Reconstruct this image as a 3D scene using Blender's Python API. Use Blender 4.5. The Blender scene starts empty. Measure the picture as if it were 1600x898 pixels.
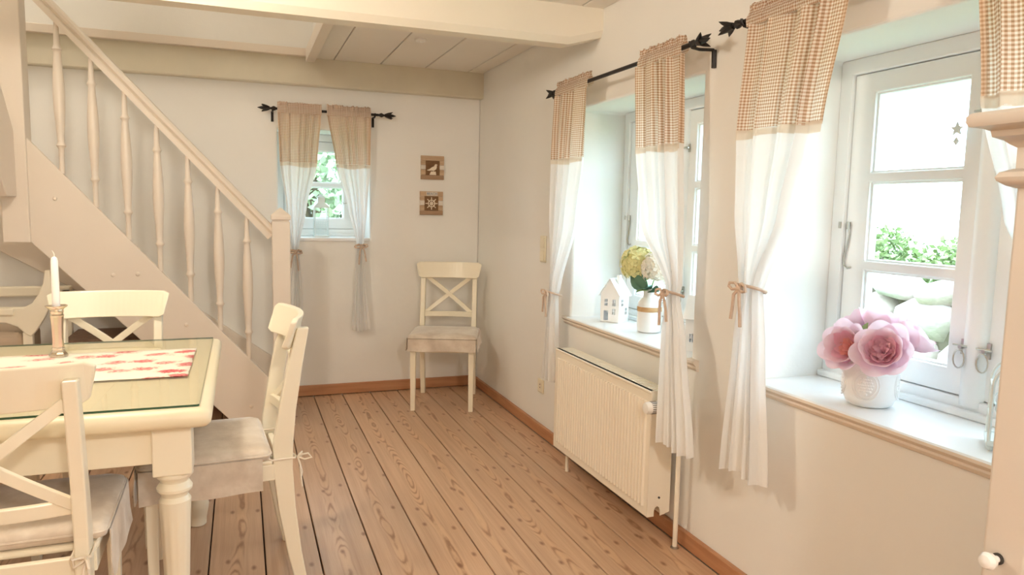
import bpy, bmesh, math, random
from mathutils import Vector, Matrix, noise
R = math.radians
PI = math.pi
S = bpy.context.scene
COL = S.collection
rng = random.Random(7)

# ------------------------------------------------------------------ camera
FPX = 1130.0
yaw, pit, rol = 0.358537, -0.107111, 0.020403
cam_d = bpy.data.cameras.new('camera')
cam = bpy.data.objects.new('camera', cam_d); COL.objects.link(cam)
cam_d.sensor_width = 36.0
cam_d.lens = FPX / 1600.0 * 36.0
cam_d.clip_start = 0.02
fw = Vector((math.sin(yaw)*math.cos(pit), math.cos(yaw)*math.cos(pit), math.sin(pit)))
rt = Vector((math.cos(yaw), -math.sin(yaw), 0)); up = rt.cross(fw)
r2 = rt*math.cos(rol) + up*math.sin(rol); u2 = up*math.cos(rol) - rt*math.sin(rol)
cam.matrix_world = Matrix(((r2.x, u2.x, -fw.x, 0), (r2.y, u2.y, -fw.y, 0), (r2.z, u2.z, -fw.z, 1.30), (0, 0, 0, 1)))
S.camera = cam

# ------------------------------------------------------------------ world, exposure
w = bpy.data.worlds.new('sky'); S.world = w; w.use_nodes = True
bg = w.node_tree.nodes['Background']
bg.inputs['Color'].default_value = (0.63, 0.84, 1.0, 1)
bg.inputs['Strength'].default_value = 5.8
vs = S.view_settings
vs.view_transform = 'Standard'; vs.look = 'None'; vs.gamma = 1.0; vs.use_curve_mapping = False
vs.exposure = 0.84
S.cycles.use_denoising = True
S.cycles.max_bounces = 10; S.cycles.diffuse_bounces = 7; S.cycles.glossy_bounces = 4
S.cycles.transparent_max_bounces = 16; S.cycles.transmission_bounces = 6
S.cycles.caustics_reflective = False; S.cycles.caustics_refractive = False
S.cycles.sample_clamp_indirect = 6.0

def light(name, kind, loc, energy, color, size=0.1, rot=None, portal=False, size_y=None):
    l = bpy.data.lights.new(name, kind); o = bpy.data.objects.new(name, l); COL.objects.link(o)
    o.location = loc; l.energy = energy; l.color = color
    if kind == 'AREA':
        l.shape = 'RECTANGLE'; l.size = size; l.size_y = size_y or size
        if portal: l.cycles.is_portal = True
    else:
        l.shadow_soft_size = size
    if rot: o.rotation_euler = rot
    return o
XW, YW, ZC = 1.62, 5.04, 2.25          # right wall, back wall, ceiling
XL, YF = -2.7, -2.3                    # left wall, wall behind the camera
# light guides in the window openings
light('portal', 'AREA', (2.06, 1.41, 1.28), 1, (1, 1, 1), 1.08, (0, R(90), 0), True, 1.08)
light('portal', 'AREA', (2.06, 2.885, 1.28), 1, (1, 1, 1), 1.08, (0, R(90), 0), True, 1.08)
light('portal', 'AREA', (0.53, 5.43, 1.44), 1, (1, 1, 1), 0.62, (R(-90), 0, 0), True, 0.75)

# ------------------------------------------------------------------ mesh helpers
class MB:
    def __init__(s): s.v = []; s.f = []; s.mi = []; s.uv = None
    def add(s, vs_, fs, mi=0):
        b = len(s.v); s.v += [tuple(p) for p in vs_]
        s.f += [tuple(i+b for i in f) for f in fs]; s.mi += [mi]*len(fs); return s
    def box(s, x0, x1, y0, y1, z0, z1, m=None, mi=0):
        vs_ = [Vector(p) for p in ((x0,y0,z0),(x1,y0,z0),(x1,y1,z0),(x0,y1,z0),(x0,y0,z1),(x1,y0,z1),(x1,y1,z1),(x0,y1,z1))]
        if m: vs_ = [m @ p for p in vs_]
        return s.add(vs_, [(3,2,1,0),(4,5,6,7),(0,1,5,4),(1,2,6,5),(2,3,7,6),(3,0,4,7)], mi)
    def loft(s, secs, closed=True, cap=True, mi=0):
        n = len(secs[0]); vs_ = [p for sec in secs for p in sec]; fs = []
        for i in range(len(secs)-1):
            for j in range(n if closed else n-1):
                k = (j+1) % n
                fs.append((i*n+j, i*n+k, (i+1)*n+k, (i+1)*n+j))
        if cap and closed:
            fs.append(tuple(reversed(range(n)))); fs.append(tuple((len(secs)-1)*n+j for j in range(n)))
        return s.add(vs_, fs, mi)
    def tube(s, path, r, n=8, cap=True, mi=0, closed=False):
        P = [Vector(p) for p in path]; rs = r if isinstance(r, (list, tuple)) else [r]*len(P)
        secs = []; nrm = None
        for i, p in enumerate(P):
            if closed: t = P[(i+1) % len(P)] - P[i-1]
            else: t = P[min(i+1, len(P)-1)] - P[max(i-1, 0)]
            t.normalize()
            if nrm is None:
                a = Vector((0, 0, 1)) if abs(t.z) < .9 else Vector((1, 0, 0))
                nrm = t.cross(a).normalized()
            else:
                nrm = (nrm - t*nrm.dot(t)).normalized()
            b = t.cross(nrm)
            secs.append([p + (nrm*math.cos(2*PI*k/n) + b*math.sin(2*PI*k/n))*rs[i] for k in range(n)])
        if closed: secs.append(secs[0]); cap = False
        return s.loft(secs, True, cap, mi)
    def lathe(s, prof, n=16, c=(0, 0, 0), axis='z', flute=0, fz=(0, 0), mi=0):
        secs = []
        for (r, z) in prof:
            sec = []
            for k in range(n):
                a = 2*PI*k/n; rr = r
                if flute and fz[0] <= z <= fz[1]: rr = r*(1 - 0.06*(1 if (k % 4) == 0 else 0))
                x, y = rr*math.cos(a), rr*math.sin(a)
                if axis == 'z': p = (c[0]+x, c[1]+y, c[2]+z)
                elif axis == 'x': p = (c[0]+z, c[1]+x, c[2]+y)
                else: p = (c[0]+y, c[1]+z, c[2]+x)
                sec.append(p)
            secs.append(sec)
        return s.loft(secs, True, True, mi)
    def prism(s, poly, fn, d0, d1, mi=0):
        """poly of 2-D points, fn(a, b, d) -> 3-D"""
        n = len(poly)
        vs_ = [fn(a, b, d0) for a, b in poly] + [fn(a, b, d1) for a, b in poly]
        fs = [tuple(range(n)), tuple(reversed(range(n, 2*n)))]
        fs += [(i, i+n, (i+1) % n + n, (i+1) % n) for i in range(n)]
        return s.add(vs_, fs, mi)
    def panel(s, a0, a1, b0, b1, holes, fn, d0, d1, mi=0):
        """slab with rectangular holes"""
        A = sorted({a0, a1, *[h[0] for h in holes], *[h[1] for h in holes]})
        B = sorted({b0, b1, *[h[2] for h in holes], *[h[3] for h in holes]})
        def hole(i, j):
            if i < 0 or j < 0 or i >= len(A)-1 or j >= len(B)-1: return True
            ca, cb = (A[i]+A[i+1])/2, (B[j]+B[j+1])/2
            return any(h[0] < ca < h[1] and h[2] < cb < h[3] for h in holes)
        for i in range(len(A)-1):
            for j in range(len(B)-1):
                if hole(i, j): continue
                p = [(A[i], B[j]), (A[i+1], B[j]), (A[i+1], B[j+1]), (A[i], B[j+1])]
                lo = [fn(a, b, d0) for a, b in p]; hi = [fn(a, b, d1) for a, b in p]
                fs = [(0, 1, 2, 3), (7, 6, 5, 4)]
                for k, (di, dj) in enumerate(((0, -1), (1, 0), (0, 1), (-1, 0))):
                    if hole(i+di, j+dj): fs.append((k, k+4, (k+1) % 4+4, (k+1) % 4))
                s.add(lo+hi, fs, mi)
        return s
    def build(s, name, mats, parent=None, smooth=False, bevel=0, seg=2, weld=True, angle=35):
        me = bpy.data.meshes.new(name); me.from_pydata(s.v, [], s.f)
        mats = mats if isinstance(mats, (list, tuple)) else [mats]
        for m in mats: me.materials.append(m)
        if len(mats) > 1: me.polygons.foreach_set('material_index', s.mi)
        if s.uv:
            ul = me.uv_layers.new(name='UVMap')
            for l in me.loops: ul.data[l.index].uv = s.uv[l.vertex_index]
        bm = bmesh.new(); bm.from_mesh(me)
        if weld and not s.uv: bmesh.ops.remove_doubles(bm, verts=bm.verts, dist=1e-5)
        if not s.uv: bmesh.ops.recalc_face_normals(bm, faces=bm.faces)
        if smooth:
            for f in bm.faces: f.smooth = True
            for e in bm.edges:
                if len(e.link_faces) == 2 and e.calc_face_angle(0) > R(angle): e.smooth = False
        bm.to_mesh(me); bm.free()
        o = bpy.data.objects.new(name, me); COL.objects.link(o)
        if parent: o.parent = parent
        if bevel:
            b = o.modifiers.new('bevel', 'BEVEL'); b.width = bevel; b.segments = seg; b.limit_method = 'ANGLE'; b.angle_limit = R(40)
            b.harden_normals = False
        return o
def empty(name, loc=(0, 0, 0), rz=0):
    o = bpy.data.objects.new(name, None); COL.objects.link(o); o.location = loc; o.rotation_euler = (0, 0, rz)
    o.empty_display_size = 0.05; return o
def tag(o, label=None, cat=None, group=None, kind=None):
    if label: o['label'] = label
    if cat: o['category'] = cat
    if group: o['group'] = group
    if kind: o['kind'] = kind
    return o
def copy_tree(o, parent=None):
    c = o.copy(); COL.objects.link(c); c.parent = parent
    for ch in [x for x in bpy.data.objects if x.parent == o]: copy_tree(ch, c)
    return c
def lerp(a, b, t): return a + (b-a)*t

# ------------------------------------------------------------------ materials
class N:
    def __init__(s, name):
        s.m = bpy.data.materials.new(name); s.m.use_nodes = True; s.t = s.m.node_tree; s.p = s.t.nodes['Principled BSDF']
        s.out = s.t.nodes['Material Output']
    def n(s, typ, **kw):
        x = s.t.nodes.new('ShaderNode'+typ)
        for k, v in kw.items():
            if k.startswith('i_'):
                key = k[2:]; x.inputs[int(key) if key.isdigit() else key.replace('_', ' ')].default_value = v
            else: setattr(x, k, v)
        return x
    def l(s, a, b): s.t.links.new(a, b)
    def math(s, op, a, b=None, c=None):
        x = s.n('Math', operation=op)
        for i, v in enumerate((a, b, c)):
            if v is None: continue
            if isinstance(v, (int, float)): x.inputs[i].default_value = v
            else: s.l(v, x.inputs[i])
        return x.outputs[0]
    def mix(s, fac, a, b, blend='MIX'):
        x = s.n('Mix', data_type='RGBA', blend_type=blend)
        for i, v in ((0, fac), (6, a), (7, b)):
            if isinstance(v, (int, float)): x.inputs[i].default_value = v
            elif isinstance(v, tuple): x.inputs[i].default_value = (*v, 1) if len(v) == 3 else v
            else: s.l(v, x.inputs[i])
        return x.outputs[2]
    def ramp(s, fac, stops):
        x = s.n('ValToRGB'); s.l(fac, x.inputs[0]); e = x.color_ramp.elements
        while len(e) < len(stops): e.new(0.5)
        for el, (p, c) in zip(e, stops):
            el.position = p; el.color = (*c, 1) if len(c) == 3 else c
        return x.outputs[0]
    def noise(s, vec, scale, detail=3, rough=.5, dist=0):
        x = s.n('TexNoise'); x.inputs['Scale'].default_value = scale; x.inputs['Detail'].default_value = detail
        x.inputs['Roughness'].default_value = rough; x.inputs['Distortion'].default_value = dist
        if vec: s.l(vec, x.inputs['Vector'])
        return x.outputs['Fac']
    def obj(s): return s.n('TexCoord').outputs['Object']
    def geo(s): return s.n('NewGeometry').outputs['Position']
    def bump(s, h, strength, dist):
        b = s.n('Bump'); b.inputs['Strength'].default_value = strength; b.inputs['Distance'].default_value = dist
        s.l(h, b.inputs['Height']); s.l(b.outputs[0], s.p.inputs['Normal']); return b
def plain(name, col, rough=.5, var=.06, vs_=6, bump=0, bscale=60, metal=0, coat=0, spec=.5, sheen=0):
    a = N(name); v = a.obj()
    f = a.noise(v, vs_, 4)
    dark = tuple(c*(1-var) for c in col); lite = tuple(min(1, c*(1+var*.6)) for c in col)
    a.l(a.mix(f, dark, lite), a.p.inputs['Base Color'])
    a.p.inputs['Roughness'].default_value = rough; a.p.inputs['Metallic'].default_value = metal
    a.p.inputs['Coat Weight'].default_value = coat; a.p.inputs['Specular IOR Level'].default_value = spec
    a.p.inputs['Sheen Weight'].default_value = sheen
    if bump: a.bump(a.noise(v, bscale, 3), bump, .004)
    return a.m
def plaster():
    a = N('plaster'); v = a.geo()
    f = a.noise(v, 2.2, 4); g = a.noise(v, 38, 3); h = a.noise(v, 5, 2)
    a.l(a.mix(f, (.785, .775, .74), (.84, .835, .805)), a.p.inputs['Base Color'])
    a.p.inputs['Roughness'].default_value = .85; a.p.inputs['Specular IOR Level'].default_value = .25
    hh = a.math('ADD', a.math('MULTIPLY', g, .15), h); a.bump(hh, .35, .012); return a.m
def wood_floor():
    a = N('pine_floor'); tc = a.n('TexCoord'); oi = a.n('ObjectInfo')
    sp = a.n('SeparateXYZ'); a.l(tc.outputs['Object'], sp.inputs[0]); rnd = oi.outputs['Random']
    off = a.math('MULTIPLY', rnd, 37.0)
    cx = a.n('CombineXYZ'); a.l(a.math('MULTIPLY', a.math('ADD', sp.outputs[1], off), 1.0), cx.inputs[1]); a.l(off, cx.inputs[0])
    wob = a.noise(cx.outputs[0], 1.1, 2)                 # slow wander of the heart along the board
    wob2 = a.noise(cx.outputs[0], 1.5, 2, .45)
    xc = a.math('ADD', sp.outputs[0], a.math('MULTIPLY', a.math('SUBTRACT', wob, .5), .10))
    cf = a.n('CombineXYZ'); a.l(a.math('MULTIPLY', sp.outputs[0], 9.0), cf.inputs[0]); a.l(a.math('MULTIPLY', a.math('ADD', sp.outputs[1], off), 2.2), cf.inputs[1])
    fine = a.noise(cf.outputs[0], 3.0, 4, .6)
    d = a.math('ADD', a.math('MULTIPLY', wob2, .16), a.math('MULTIPLY', fine, .012))
    rad = a.math('SQRT', a.math('ADD', a.math('MULTIPLY', xc, xc), a.math('MULTIPLY', d, a.math('MULTIPLY', d, .32))))
    ring = a.math('SINE', a.math('MULTIPLY', rad, 1050.0))
    ring = a.math('POWER', a.math('MULTIPLY', a.math('ADD', ring, 1.0), .5), 3.0)
    mk = a.n('MapRange'); a.l(a.math('ABSOLUTE', xc), mk.inputs[0]); mk.inputs[1].default_value = .006; mk.inputs[2].default_value = .026; mk.inputs[3].default_value = 1; mk.inputs[4].default_value = .07
    heart = mk.outputs[0]
    lines = a.math('MULTIPLY', ring, heart)
    # knots
    ck = a.n('CombineXYZ'); a.l(a.math('MULTIPLY', sp.outputs[0], 9.5), ck.inputs[0]); a.l(a.math('MULTIPLY', a.math('ADD', sp.outputs[1], off), 4.6), ck.inputs[1]); a.l(off, ck.inputs[2])
    vo = a.n('TexVoronoi', voronoi_dimensions='2D'); vo.inputs['Scale'].default_value = 1.0; a.l(ck.outputs[0], vo.inputs['Vector'])
    kn = a.n('MapRange'); a.l(vo.outputs['Distance'], kn.inputs[0]); kn.inputs[1].default_value = .03; kn.inputs[2].default_value = .11; kn.inputs[3].default_value = 1; kn.inputs[4].default_value = 0
    sc = a.n('SeparateColor'); a.l(vo.outputs['Color'], sc.inputs[0])
    knot = a.math('MULTIPLY', kn.outputs[0], a.math('GREATER_THAN', sc.outputs[0], .5))
    # colours
    cs = a.n('CombineXYZ'); a.l(a.math('MULTIPLY', sp.outputs[0], 26.0), cs.inputs[0]); a.l(a.math('MULTIPLY', a.math('ADD', sp.outputs[1], off), .8), cs.inputs[1])
    streak = a.noise(cs.outputs[0], 2.0, 4, .6)
    base = a.ramp(streak, [(.25, (.44, .275, .17)), (.55, (.54, .36, .235)), (.8, (.61, .425, .29))])
    base = a.mix(a.math('MULTIPLY', heart, .30), base, (.70, .455, .255))
    base = a.mix(a.math('MULTIPLY', lines, .80), base, (.24, .11, .05))
    base = a.mix(a.math('MULTIPLY', knot, .85), base, (.20, .085, .04))
    tint = a.mix(rnd, (.90, .90, .92), (1.08, 1.03, .98))
    base = a.mix(1.0, base, tint, 'MULTIPLY')
    a.l(base, a.p.inputs['Base Color'])
    a.p.inputs['Roughness'].default_value = .34; a.p.inputs['Specular IOR Level'].default_value = .6
    a.bump(a.math('SUBTRACT', streak, lines), .12, .002); return a.m
def brown_wood(name, c0, c1, rough=.5, axis=0):
    a = N(name); sp = a.n('SeparateXYZ'); a.l(a.obj(), sp.inputs[0]); cc = a.n('CombineXYZ')
    for i in range(3): a.l(a.math('MULTIPLY', sp.outputs[i], 3.0 if i == axis else 40.0), cc.inputs[i])
    f = a.noise(cc.outputs[0], 1.0, 4, .6)
    a.l(a.ramp(f, [(.25, c0), (.75, c1)]), a.p.inputs['Base Color']); a.p.inputs['Roughness'].default_value = rough
    a.bump(f, .15, .002); return a.m
def cloth(name, col, trans=.4, weave=900, rough=.9, gingham=None):
    a = N(name); uv = a.n('UVMap'); sp = a.n('SeparateXYZ'); a.l(uv.outputs[0], sp.inputs[0])
    if gingham:
        pitch, c2, c1, c0 = gingham
        fu = a.math('GREATER_THAN', a.math('FRACT', a.math('MULTIPLY', sp.outputs[0], 1/pitch)), .5)
        fv = a.math('GREATER_THAN', a.math('FRACT', a.math('MULTIPLY', sp.outputs[1], 1/pitch)), .5)
        ssum = a.math('ADD', fu, fv)
        c = a.mix(a.math('GREATER_THAN', ssum, .5), c0, c1); c = a.mix(a.math('GREATER_THAN', ssum, 1.5), c, c2)
    else:
        f = a.noise(uv.outputs[0], 14, 3)
        c = a.mix(f, tuple(x*.97 for x in col), col)
    df = a.n('BsdfDiffuse'); tr = a.n('BsdfTranslucent'); mx = a.n('MixShader'); mx.inputs[0].default_value = trans
    a.l(c, df.inputs[0]); a.l(c, tr.inputs[0]); a.l(df.outputs[0], mx.inputs[1]); a.l(tr.outputs[0], mx.inputs[2])
    b = a.n('Bump'); b.inputs['Strength'].default_value = .15; b.inputs['Distance'].default_value = .001
    wv = a.math('ADD', a.math('SINE', a.math('MULTIPLY', sp.outputs[0], weave)), a.math('SINE', a.math('MULTIPLY', sp.outputs[1], weave)))
    a.l(wv, b.inputs['Height']); a.l(b.outputs[0], df.inputs['Normal'])
    a.l(mx.outputs[0], a.out.inputs[0]); return a.m
def glass(name, tint=(1, 1, 1), rough=0.0, refl=1.0):
    a = N(name); tr = a.n('BsdfTransparent'); tr.inputs[0].default_value = (*tint, 1)
    gl = a.n('BsdfGlossy'); gl.inputs['Roughness'].default_value = rough
    fr = a.n('Fresnel'); fr.inputs[0].default_value = 1.5
    ge = a.n('NewGeometry'); mx = a.n('MixShader'); a.l(a.math('MULTIPLY', fr.outputs[0], a.math('SUBTRACT', 1.0, ge.outputs['Backfacing'])), mx.inputs[0]); a.l(tr.outputs[0], mx.inputs[1]); a.l(gl.outputs[0], mx.inputs[2])
    a.l(mx.outputs[0], a.out.inputs[0]); return a.m
def velvet():
    a = N('beige_velvet'); v = a.obj(); f = a.noise(v, 9, 4, .6); g = a.noise(v, 45, 3)
    a.l(a.ramp(f, [(.3, (.50, .42, .34)), (.5, (.60, .52, .43)), (.72, (.72, .65, .56))]), a.p.inputs['Base Color'])
    a.p.inputs['Roughness'].default_value = .75; a.p.inputs['Sheen Weight'].default_value = .6; a.p.inputs['Sheen Roughness'].default_value = .35
    a.bump(a.math('ADD', f, a.math('MULTIPLY', g, .2)), .3, .01); return a.m
def petal_mat(name, col):
    a = N(name); f = a.noise(a.obj(), 30, 3); c = a.mix(f, tuple(x*.9 for x in col), col)
    df = a.n('BsdfDiffuse'); tr = a.n('BsdfTranslucent'); mx = a.n('MixShader'); mx.inputs[0].default_value = .5
    a.l(c, df.inputs[0]); a.l(c, tr.inputs[0]); a.l(df.outputs[0], mx.inputs[1]); a.l(tr.outputs[0], mx.inputs[2]); a.l(mx.outputs[0], a.out.inputs[0]); return a.m
def runner_mat():
    a = N('floral_cotton'); v = a.obj(); sp = a.n('Mapping'); sp.inputs['Scale'].default_value = (1, 1, 1); a.l(v, sp.inputs[0])
    wv = a.n('TexNoise'); wv.inputs['Scale'].default_value = 22; wv.inputs['Detail'].default_value = 2; a.l(v, wv.inputs[0])
    vv = a.n('VectorMath', operation='MULTIPLY_ADD'); a.l(wv.outputs['Color'], vv.inputs[0]); vv.inputs[1].default_value = (.07, .05, 0); a.l(v, vv.inputs[2])
    mp = a.n('Mapping'); mp.inputs['Scale'].default_value = (.8, 1.15, 1); a.l(vv.outputs[0], mp.inputs[0])
    vo = a.n('TexVoronoi', voronoi_dimensions='2D'); vo.inputs['Scale'].default_value = 9.0; a.l(mp.outputs[0], vo.inputs['Vector'])
    d = vo.outputs['Distance']; pet = a.noise(v, 95, 3, .6)
    dd = a.math('ADD', d, a.math('MULTIPLY', a.math('SUBTRACT', pet, .5), .45))
    sc = a.n('SeparateColor'); a.l(vo.outputs['Color'], sc.inputs[0])
    rose = a.math('LESS_THAN', dd, .24)
    c = a.mix(a.math('LESS_THAN', dd, .33), (.84, .79, .69), a.mix(a.math('GREATER_THAN', sc.outputs[1], .5), (.82, .66, .56), (.74, .72, .60)))
    c = a.mix(rose, c, a.mix(sc.outputs[0], (.60, .14, .15), (.78, .45, .40)))
    c = a.mix(a.math('MULTIPLY', rose, a.math('GREATER_THAN', pet, .56)), c, (.50, .05, .07))
    a.l(c, a.p.inputs['Base Color']); a.p.inputs['Roughness'].default_value = .9; return a.m
def emit(name, col, st):
    a = N(name); a.p.inputs['Base Color'].default_value = (*col, 1); a.p.inputs['Emission Color'].default_value = (*col, 1); a.p.inputs['Emission Strength'].default_value = st; return a.m

M = dict(
    plaster=plaster(), floor=wood_floor(),
    ceiling=plain('ceiling_paint', (.80, .76, .69), .55, .05, 3, .12, 30),
    beam=plain('beam_paint', (.82, .77, .66), .5, .07, 4, .25, 18),
    oldbeam=plain('old_beam_paint', (.70, .66, .54), .6, .12, 5, .3, 16),
    stair=plain('stair_paint', (.75, .675, .585), .38, .04, 5, .06, 40),
    cream=plain('cream_lacquer', (.84, .78, .63), .32, .04, 5, .05, 50, coat=.15),
    creamtop=plain('table_lacquer', (.80, .72, .53), .4, .05, 4, .05, 30),
    white=plain('white_window_paint', (.86, .88, .88), .35, .03, 6, .04, 50),
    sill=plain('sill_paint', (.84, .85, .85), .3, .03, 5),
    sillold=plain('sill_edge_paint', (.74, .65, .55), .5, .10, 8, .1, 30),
    rad=plain('radiator_enamel', (.85, .79, .67), .3, .02, 3, coat=.2),
    base=brown_wood('baseboard_wood', (.36, .16, .075), (.52, .27, .14), .45, 1),
    basex=brown_wood('baseboard_wood_x', (.36, .16, .075), (.52, .27, .14), .45, 0),
    subfloor=plain('gap_dark', (.05, .025, .015), .9),
    iron=plain('black_iron', (.035, .03, .028), .5, .2, 30, .15, 60, metal=.6),
    steel=plain('steel', (.55, .53, .48), .3, .1, 20, metal=1),
    brass=plain('silvered_brass', (.82, .74, .62), .16, .12, 14, metal=1),
    wax=plain('candle_wax', (.90, .87, .84), .45, .02, 4),
    wick=plain('wick', (.80, .76, .68), .9),
    velvet=velvet(), cordc=plain('cotton_cord', (.78, .70, .58), .9, .1, 40),
    plastic=plain('cream_plastic', (.80, .74, .58), .35, .03, 5),
    whiteplastic=plain('white_plastic', (.86, .85, .82), .35, .02, 5),
    dark=plain('dark_slot', (.04, .035, .03), .7),
    glass=glass('window_glass', (.985, .995, .99)), tableglass=glass('table_glass', (.985, .99, .965), 0.0, 1.0),
    glassedge=plain('green_glass_edge', (.03, .09, .05), .15, .1, 9),
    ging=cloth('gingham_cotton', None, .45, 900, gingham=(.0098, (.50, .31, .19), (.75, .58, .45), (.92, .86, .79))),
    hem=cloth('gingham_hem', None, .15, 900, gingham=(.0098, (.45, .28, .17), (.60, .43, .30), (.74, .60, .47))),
    sheer=cloth('white_cotton', (.93, .93, .92), .42), lace=cloth('cream_lace', (.85, .78, .68), .4),
    tie=plain('tie_cord', (.60, .46, .36), .9, .25, 60),
    ceramic=plain('white_ceramic', (.88, .88, .87), .25, .02, 6, coat=.3),
    bisque=plain('white_bisque', (.87, .86, .85), .45, .02, 6), rope=brown_wood('jute_band', (.42, .24, .10), (.62, .40, .20), .8, 0),
    metalwhite=plain('white_tin', (.86, .87, .87), .35, .02, 6), metalgrey=plain('white_tin_shadow', (.70, .66, .62), .4, .03, 6),
    mint=plain('pale_tin', (.72, .80, .80), .4, .04, 8), red=plain('red_glass', (.55, .04, .10), .3),
    leaf=plain('leaf_green', (.12, .26, .18), .5, .25, 20), leafl=plain('leaf_light', (.28, .42, .16), .5, .25, 20),
    hyd_y=plain('hydrangea_yellow', (.80, .76, .38), .8, .15, 30), hyd_w=plain('hydrangea_white', (.88, .85, .76), .8, .08, 30),
    pink=petal_mat('petal_pale_pink', (.99, .82, .89)), pinkm=petal_mat('petal_pink', (.99, .68, .80)), pinkd=petal_mat('petal_coral', (.98, .56, .53)),
    stem=plain('stem_green', (.20, .30, .12), .6),
    driftl=brown_wood('driftwood_tan', (.42, .28, .17), (.62, .46, .31), .8, 0), driftd=brown_wood('driftwood_brown', (.30, .19, .11), (.45, .30, .19), .8, 0),
    driftw=brown_wood('driftwood_white', (.62, .56, .48), (.78, .72, .64), .8, 0), boardbr=brown_wood('picture_brown', (.15, .075, .03), (.23, .12, .05), .8, 1),
    cutout=plain('cutout_cream', (.80, .70, .56), .7), ink=plain('ink_blue', (.16, .22, .27), .7),
    chest=brown_wood('chest_wood', (.13, .075, .05), (.21, .13, .09), .6, 2),
    cushion=plain('bench_cushion', (.50, .40, .30), .9, .1, 12, .2, 80),
    cabinet=plain('cabinet_paint', (.68, .62, .55), .45, .06, 5, .08, 30),
    stone=plain('field_stone', (.52, .45, .40), .9, .3, 5, .6, 14), stone2=plain('field_stone_pink', (.55, .45, .40), .9, .3, 6, .6, 14),
    earth=plain('wall_earth', (.16, .13, .09), 1), bush=plain('hedge_leaf', (.27, .36, .14), .6, .5, 8), bush2=plain('tree_leaf', (.52, .60, .42), .6, .5, 6),
    bark=plain('bark', (.16, .11, .08), .9, .3, 20), lawn=plain('lawn', (.20, .29, .11), .9, .35, 3, .4, 60),
)
# ------------------------------------------------------------------ floor
fl = MB().box(XL, XW, YF, YW, -.06, -.022).build('floor', M['subfloor']); tag(fl, kind='structure')
PW = .1925
edges = [.0595 + PW*k for k in range(-15, 9)]
board_mesh = {}
for k in range(len(edges)-1):
    x0, x1 = max(edges[k], XL), min(edges[k+1], XW)
    if x1-x0 < .02: continue
    wdt = round(x1-x0-.0055, 4)
    if wdt not in board_mesh:
        o = MB().box(-wdt/2, wdt/2, YF, YW, -.022, 0).build('floorboard', M['floor'], fl, bevel=.0015, seg=1); board_mesh[wdt] = o
    else:
        o = board_mesh[wdt].copy(); COL.objects.link(o); o.parent = fl
    o.location = ((x0+x1)/2, 0, rng.uniform(-.0012, 0))

# ------------------------------------------------------------------ walls
W1, W2 = (2.335, 3.435, .735, 1.815), (.86, 1.96, .735, 1.815)      # y0 y1 z0 z1 on the right wall
W3 = (.23, .83, 1.075, 1.80)                                        # x0 x1 z0 z1 on the back wall
wr = MB().panel(YF, YW+.45, -.12, ZC+.1, [W1, W2], lambda a, b, d: (d, a, b), XW, 2.05).build('wall_right', M['plaster'], bevel=.012, seg=3); tag(wr, kind='structure')
wb = MB().panel(XL, XW, -.12, 4.2, [W3], lambda a, b, d: (a, d, b), YW, YW+.40).build('wall_back', M['plaster'], bevel=.012, seg=3); tag(wb, kind='structure')
tag(MB().box(XL-.1, XL, YF, YW, -.12, 4.2).build('wall_left', M['plaster']), kind='structure')
tag(MB().box(XL, XW, YF-.1, YF, -.12, ZC+.1).build('wall_front', M['plaster']), kind='structure')
# stairwell above the ceiling opening
tag(MB().box(.46, .52, 3.16, YW, ZC+.05, 4.2).build('wall_stairwell_right', M['plaster']), kind='structure')
tag(MB().box(XL, .46, 3.10, 3.16, ZC+.05, 4.2).build('wall_stairwell_front', M['plaster']), kind='structure')

# ------------------------------------------------------------------ ceiling
ce = MB().box(.46, XW, YF, YW, ZC+.02, ZC+.05).box(XL, .46, YF, 3.16, ZC+.02, ZC+.05).box(XL, .52, 3.10, YW, 4.2, 4.24).build('ceiling', M['ceiling']); tag(ce, kind='structure')
cx = [.46 + .0] + [.587 + .306*k for k in range(0, 5)]
cx = [c for c in cx if c < XW] + [XW]
cxl = [.46 - .306*k for k in range(0, 12)]
cxl = [c for c in cxl if c > XL] + [XL]
for a, b in zip(cx[:-1], cx[1:]):
    MB().box(a+.003, b-.003, YF, YW, ZC-.002*rng.random(), ZC+.02).build('ceiling_board', M['ceiling'], ce, bevel=.003, seg=1)
for b, a in zip(cxl[:-1], cxl[1:]):
    MB().box(a+.003, b-.003, YF, 3.16, ZC-.002*rng.random(), ZC+.02).build('ceiling_board', M['ceiling'], ce, bevel=.003, seg=1)

# beams
def rough_beam(name, y0, y1, z0, z1, xa, xb, mat, label, cham=.02, seed=1, taper=True):
    secs = []; n = 24
    for i in range(n+1):
        x = lerp(xa, xb, i/n); j = noise.noise(Vector((x*1.7, seed, 0)))*.006
        t = max(0, (x-(xb-.10))/.10) if taper else 0
        up_ = .05*t*t
        c = cham
        secs.append([(x, y0+j, z1), (x, y0+j, z0+c+up_), (x, y0+c*.7+j, z0+up_), (x, y1-c*.7, z0+up_-j), (x, y1, z0+c+up_-j), (x, y1, z1)])
    o = MB().loft(secs).build(name, mat, smooth=True, angle=25)
    return tag(o, label, 'beam', kind='structure')
rough_beam('ceiling_beam', 3.165, 3.30, 2.075, ZC+.02, XL, XW+.01, M['beam'], 'thick cream painted ceiling beam crossing the room in front of the stairs', .03, 3)
rough_beam('wall_beam', 4.972, YW+.01, 2.075, ZC+.0, XL, XW+.005, M['oldbeam'], 'grey green painted beam lying along the top of the back wall', .008, 9, False)
tag(MB().box(XL, .46, 4.93, YW, ZC+.0, ZC+.05).build('trim_1', M['stair'], bevel=.004), kind='structure')
tag(MB().box(.405, .46, 3.30, 4.93, ZC-.035, ZC+.05).build('trim_2', M['stair'], bevel=.004), kind='structure')
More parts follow.
